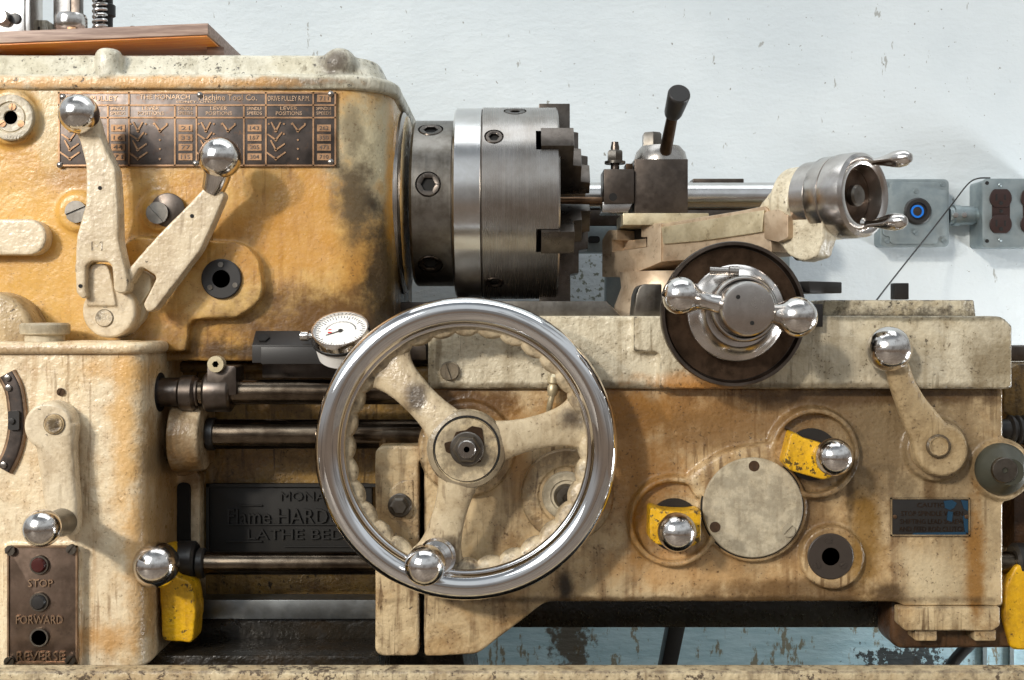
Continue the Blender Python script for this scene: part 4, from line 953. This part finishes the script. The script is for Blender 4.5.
b = B(); b.dsk(917, 211.5, Y - 2, [(0, 0), (13.5, 0), (13.5, 4), (12, 6), (9, 6), (8, 3), (0, 3)], 48); bt = obj('push_button', b, M['black'], t)
b = B(); b.dsk(917, 211.5, Y - 5, [(4.6, 0), (4.6, 2.4), (6.4, 2.4), (6.6, 0)], 36, closed=True); obj('blue_ring', b, M['blue'], bt)
b = B(); b.dsk(917, 211.5, Y - 5, [(4.6, 0), (4.6, 1.2), (0, 1.4)], 28); obj('button_cap', b, M['dark'], bt)
for px, py in ((916, 191), (916, 232.5), (886, 184), (943, 184), (887, 241), (944, 241)):
    b = B(); b.slotscrew(px, py, Y - (2.5 if 900 < px < 930 else 0), 2.6, 1.6, .7); obj('screw', b, M['galv'], c)
t, c, Y = ebox('outlet_box', 'galvanised wall box with brown duplex power outlets at the right edge', 982.5, 178.5, 1051, 248, 54, 'outlet box')
for ox in (1001, 1032):
    b = B()
    b.pbox(ox - 9, 192, ox + 9, 230, Y - .4, Y + 2)
    rc = obj('duplex_outlet', b, M['brown'], t)
    for oy in (198, 224):
        b = B(); pts = []
        for k in range(32):
            a = 2 * PI * k / 32; pts.append((ox + 11 * math.cos(a), oy + max(-9, min(9, 11 * math.sin(a)))))
        b.prism(pts, Y - 3, Y + 1); obj('socket_face', b, M['brown'], rc, bev=.6)
        b = B(); b.pbox(ox - 5.2, oy - 4, ox - 3.6, oy + 2.5, Y - 3.3, Y - 2.5); b.pbox(ox + 3.4, oy - 3.4, ox + 4.8, oy + 2, Y - 3.3, Y - 2.5); b.dsk(ox, oy + 5, Y - 3, [(2, -.5), (2, .4), (0, .4)], 16); obj('slot', b, M['hole'], rc)
for px, py in ((1001, 211), (987, 183), (1000, 185), (1000, 240), (987, 241)):
    b = B(); b.dsk(px, py, Y, [(1.9, -.5), (1.9, .6), (1.2, 1.4), (0, 1.6)], 16); obj('screw', b, M['hole'] if px in (987, 1001) else M['galv'], c)
cn = thing('conduit_coupling', 'short galvanised conduit coupling joining the two wall boxes', 'conduit', P(962, 216, 525))
b = B(); a = P(948, 215.5, 522); s = SC(522); b.rev(a, XA, [(0, 0), (9 * s, 0), (9 * s, .006), (10.5 * s, .007), (10.5 * s, 11 * s), (9.6 * s, 11.5 * s), (9.6 * s, 24 * s), (8 * s, 25 * s), (8 * s, 40 * s), (0, 40 * s)], 32); obj('sleeve', b, M['galv'], cn)
for px in (955.5, 964):
    b = B(); b.dsk(px, 215, 508, [(2.6, -3), (2.6, 2), (0, 2.4)], 16); obj('clamp_screw', b, M['bright'], cn)
b = B(); b.tube([P(990, 178, 500), P(978, 178.5, 494), P(968, 184, 488), P(953, 203, 480), P(928, 235, 430), P(900, 270, 330), P(876, 301, 230), P(868, 314, 200)], .0011, 8)
tag(obj('thin_wire', b, M['black']), 'thin dark wire running slantwise from outlet box to the saddle', 'wire')
b = B(); e_ = P(940, 700, 440); b.tube([(e_.x - .01, .44, 0), (e_.x - .01, .44, .3), e_, P(950, 668, 440), P(962, 652, 440), P(972, 640, 440), P(975, 610, 440)], .008, 12)
tag(obj('bent_cable', b, M['black']), 'dark bent cable under the right end of the apron', 'cable')
t = thing('support_leg', 'slanted black strut under the bed in front of the blue panel', 'strut', P(660, 690, 400))
b = B(); b.extr([P(x, y, 398) for x, y in ((670, 620), (687, 620), (667, 715), (652, 715))], Vector((0, .03, 0))); obj('strut', b, M['black'], t, bev=2)
b = B(); b.box((P(640, 0, 398).x, .39, P(0, 715, 398).z - .01), (P(680, 0, 398).x, .435, P(0, 713, 398).z)); obj('foot', b, M['black'], t, bev=2)

# ------------------------------------------------------------------ board on the headstock and what stands on it
def woodmat():
    m, nt, bs = newmat('bounce_lit_orange_varnish'); g = G(nt); p = g.pos()
    n = g.noise(g.vm('MULTIPLY', p, (5, 60, 60)), 3, 6, .6)
    col = g.mix(g.rng(n, .3, .7), C(255, 176, 78), C(238, 132, 44))  # extra bright orange paints in the sun bounced onto the underside
    g.put(bs, 'Base Color', col); g.put(bs, 'Roughness', .4); return m
def edgemat():
    m, nt, bs = newmat('weathered_board_edge'); g = G(nt); p = g.pos()
    n = g.noise(g.vm('MULTIPLY', p, (6, 60, 90)), 3, 6, .6)
    g.put(bs, 'Base Color', g.mix(g.rng(n, .3, .7), C(176, 152, 138), C(126, 102, 90))); g.put(bs, 'Roughness', .55); return m
bd = thing('wooden_board', 'orange wooden board lying along the top of the headstock', 'board', P(100, 44, 180))
M['wood'] = woodmat(); M['edge'] = edgemat()
def bz(px, py): return P(px, py, 120)
zl, zr = P(0, 31.5, 120), P(208, 23, 120)
b = B(); dx = (zr - zl); up = Vector((0, 0, 1))
pl = zl - dx * .6
b.extr([pl, zr, zr - up * .0125, pl - up * .0125], Vector((0, .165, 0)))
pk = obj('plank', b, M['edge'], bd, bev=.8)
b = B(); q = Vector((0, .003, 0)); b.extr([pl - up * .0127 + q, zr - up * .0127 + q - XA * .002, zr - up * .0142 + q - XA * .002, pl - up * .0142 + q], Vector((0, .158, 0))); obj('bounce_lit_underside', b, M['wood'], pk, label='bright orange varnished underside with bounced sunlight painted in')
zlid = zt + .040
for px in (20, 217):
    b = B()
    a = P(px, 0, 185); zz_ = zl.z + (zr.z - zl.z) * (a.x - zl.x) / (zr.x - zl.x) - .0143
    b.box((a.x - .008, .170, zlid - .002), (a.x + .012, .270, zz_))
    obj('batten', b, M['edge'], bd, bev=.8)
def topz(x): return zl.z + (zr.z - zl.z) * (x - zl.x) / (zr.x - zl.x)
def stand(px, Y): a = P(px, 0, Y); return Vector((a.x, Y * .001, topz(a.x)))
o = stand(17, 160)
t = thing('steel_block', 'bright steel tool block at the far left end of the board', 'tool block', o)
b = B(); b.box((o.x - .016, .148, o.z), (o.x + .014, .19, o.z + .085)); b.box((o.x - .016, .150, o.z), (o.x + .019, .186, o.z + .08)); obj('block', b, M['satin'], t, bev=1)
b = B(); b.rev(o + Vector((-.009, -.013, .021)), TOCAM, [(0, 0), (.009, 0), (.009, .008), (.0075, .012), (0, .012)], 28); k_ = obj('knurled_screw', b, M['satin'], t)
b = B(); b.box((o.x - .026, .150, o.z), (o.x - .0165, .17, o.z + .016)); b.rev(o + Vector((.004, -.0125, .021)), TOCAM, [(0, 0), (.006, 0), (.006, .003), (0, .003)], 24); obj('dark_foot', b, M['black'], t, bev=.5)
o = stand(40, 175)
t = thing('slotted_block', 'small greenish block with dark slot on the board beside the steel block', 'block', o)
b = B(); b.extr([o + Vector(v) for v in ((-.012, 0, 0), (.011, 0, 0), (.008, 0, .026), (-.010, 0, .026))], Vector((0, .03, 0))); sb = obj('body', b, M['lid'], t, bev=1.2)
b = B(); b.box((o.x - .009, o.y - .0006, o.z + .001), (o.x + .0, o.y + .001, o.z + .018)); obj('slot', b, M['hole'], sb)
o = stand(67, 190)
t = thing('upright_bar', 'flat upright steel bar standing on the board behind the round cap', 'bar', o)
b = B(); b.box((o.x - .016, o.y, o.z), (o.x + .004, o.y + .012, o.z + .1)); obj('bright_plate', b, M['steel'], t, bev=.8)
b = B(); b.box((o.x + .0045, o.y, o.z), (o.x + .015, o.y + .012, o.z + .1)); obj('dark_plate', b, M['dark'], t, bev=.8)
o = stand(71, 150)
t = thing('round_collar', 'shiny round steel collar lying on the board', 'collar', o)
b = B(); b.rev(o + Vector((0, 0, .0)), ZA, [(0, 0), (.011, 0), (.0155, .004), (.018, .008), (.018, .019), (.0165, .023), (.009, .024), (.009, .012), (0, .012)], 48); obj('ring', b, M['ball'], t)
b = B(); b.box((o.x + .002, o.y - .0165, o.z + .0002), (o.x + .012, o.y - .004, o.z + .006)); obj('notch_key', b, M['brass'], t, bev=.6)
o = stand(100, 165)
t = thing('coil_spring', 'upright silver coil spring on a dark rod standing on the board', 'spring', o)
pts = []
for k in range(11 * 14): a = 2 * PI * k / 14; pts.append(o + Vector((.0068 * math.cos(a), .0068 * math.sin(a), .0015 + k / 14 * .0062)))
b = B(); b.tube(pts, .0021, 8, sub=0); obj('coil', b, M['bright'], t)
b = B(); b.rev(o, ZA, [(0, 0), (.0032, 0), (.0032, .09), (0, .09)], 20); obj('core_rod', b, M['black'], t)
o = stand(108, 178)
t = thing('dark_post', 'dark upright post standing just behind the coil spring', 'post', o)
b = B(); b.rev(o, ZA, [(0, 0), (.0055, 0), (.0055, .026), (.0085, .028), (.0085, .04), (.0055, .042), (.0055, .09), (0, .09)], 24); obj('post', b, M['black'], t)
o = stand(133, 150)
b = B(); b.rev(o, ZA, [(0, 0), (.0035, 0), (.0028, .003), (.0034, .005), (.003, .0075), (0, .008)], 18)
tag(obj('small_knob', b, M['black']), 'tiny black knob on the board right of the spring', 'knob')

# ------------------------------------------------------------------ light, camera, view
sc = bpy.context.scene
w = bpy.data.worlds.new('world'); sc.world = w; w.use_nodes = True; nt = w.node_tree; g = G(nt)
bg = nt.nodes['Background']
n = g.node('ShaderNodeTexCoord').outputs['Generated']
sx = g.node('ShaderNodeSeparateXYZ'); g.put(sx, 0, n)
z = sx.outputs[2]
col = g.mix(g.rng(z, -.12, .10), C(138, 122, 108), C(176, 176, 176))
col = g.mix(g.rng(z, .22, .42), col, C(236, 244, 250))
col = g.mix(g.rng(z, .70, .86), col, C(150, 158, 166))
nz = g.noise(n, 3.4, 4, .6)
col = g.mix(g.rng(nz, .54, .59, 0, .5), col, C(84, 76, 70))
g.put(bg, 'Color', col); bg.inputs['Strength'].default_value = .8
def area(name, loc, target, sx, sy, power, color):
    l = bpy.data.lights.new(name, 'AREA'); l.shape = 'RECTANGLE'; l.size = sx; l.size_y = sy; l.energy = power; l.color = color
    o = bpy.data.objects.new(name, l); COL.objects.link(o); o.location = loc
    o.rotation_euler = (Vector(target) - Vector(loc)).to_track_quat('-Z', 'Y').to_euler()
area('window_light', (-1.35, -1.45, 2.05), (-.1, .2, 1.1), 1.3, 1.1, 22, (.90, .96, 1))
area('skylight', (0.1, .02, 3.15), (0.1, .3, 1.0), 2.4, 1.0, 17, (.92, .97, 1))
area('low_panel_fill', (1.45, .16, .74), (.3, .52, .62), .35, .3, 13, (.95, .98, 1))  # unseen fill light added to brighten the blue panel behind the bed
l = bpy.data.lights.new('sun', 'SUN'); l.energy = 1.5; l.angle = R(4); l.color = (1, .91, .79)
o = bpy.data.objects.new('sun', l); COL.objects.link(o); o.rotation_euler = Vector((.62, 1, -.52)).to_track_quat('-Z', 'Y').to_euler()
l = bpy.data.lights.new('sun_patch_spot', 'SPOT'); l.energy = 88; l.spot_size = R(36); l.spot_blend = .7; l.shadow_soft_size = .05; l.color = (1, .90, .76)  # added spot, imitates the warm sun patch on the left
o = bpy.data.objects.new('sun_patch_spot', l); COL.objects.link(o); o.location = (-1.75, -1.7, 1.95)
o.rotation_euler = (Vector((-.36, .05, 1.02)) - o.location).to_track_quat('-Z', 'Y').to_euler()

cam = bpy.data.cameras.new('camera'); co = bpy.data.objects.new('camera', cam); COL.objects.link(co)
co.location = (0, -F * .001, H); co.rotation_euler = (PI / 2, 0, 0)
cam.sensor_width = 36; cam.lens = F / 1024 * 36; cam.shift_y = -(340 - CY) / 1024; cam.clip_start = .05
sc.camera = co
vs = sc.view_settings; vs.view_transform = 'Standard'; vs.look = 'None'; vs.gamma = 1; vs.use_curve_mapping = False; vs.exposure = 0
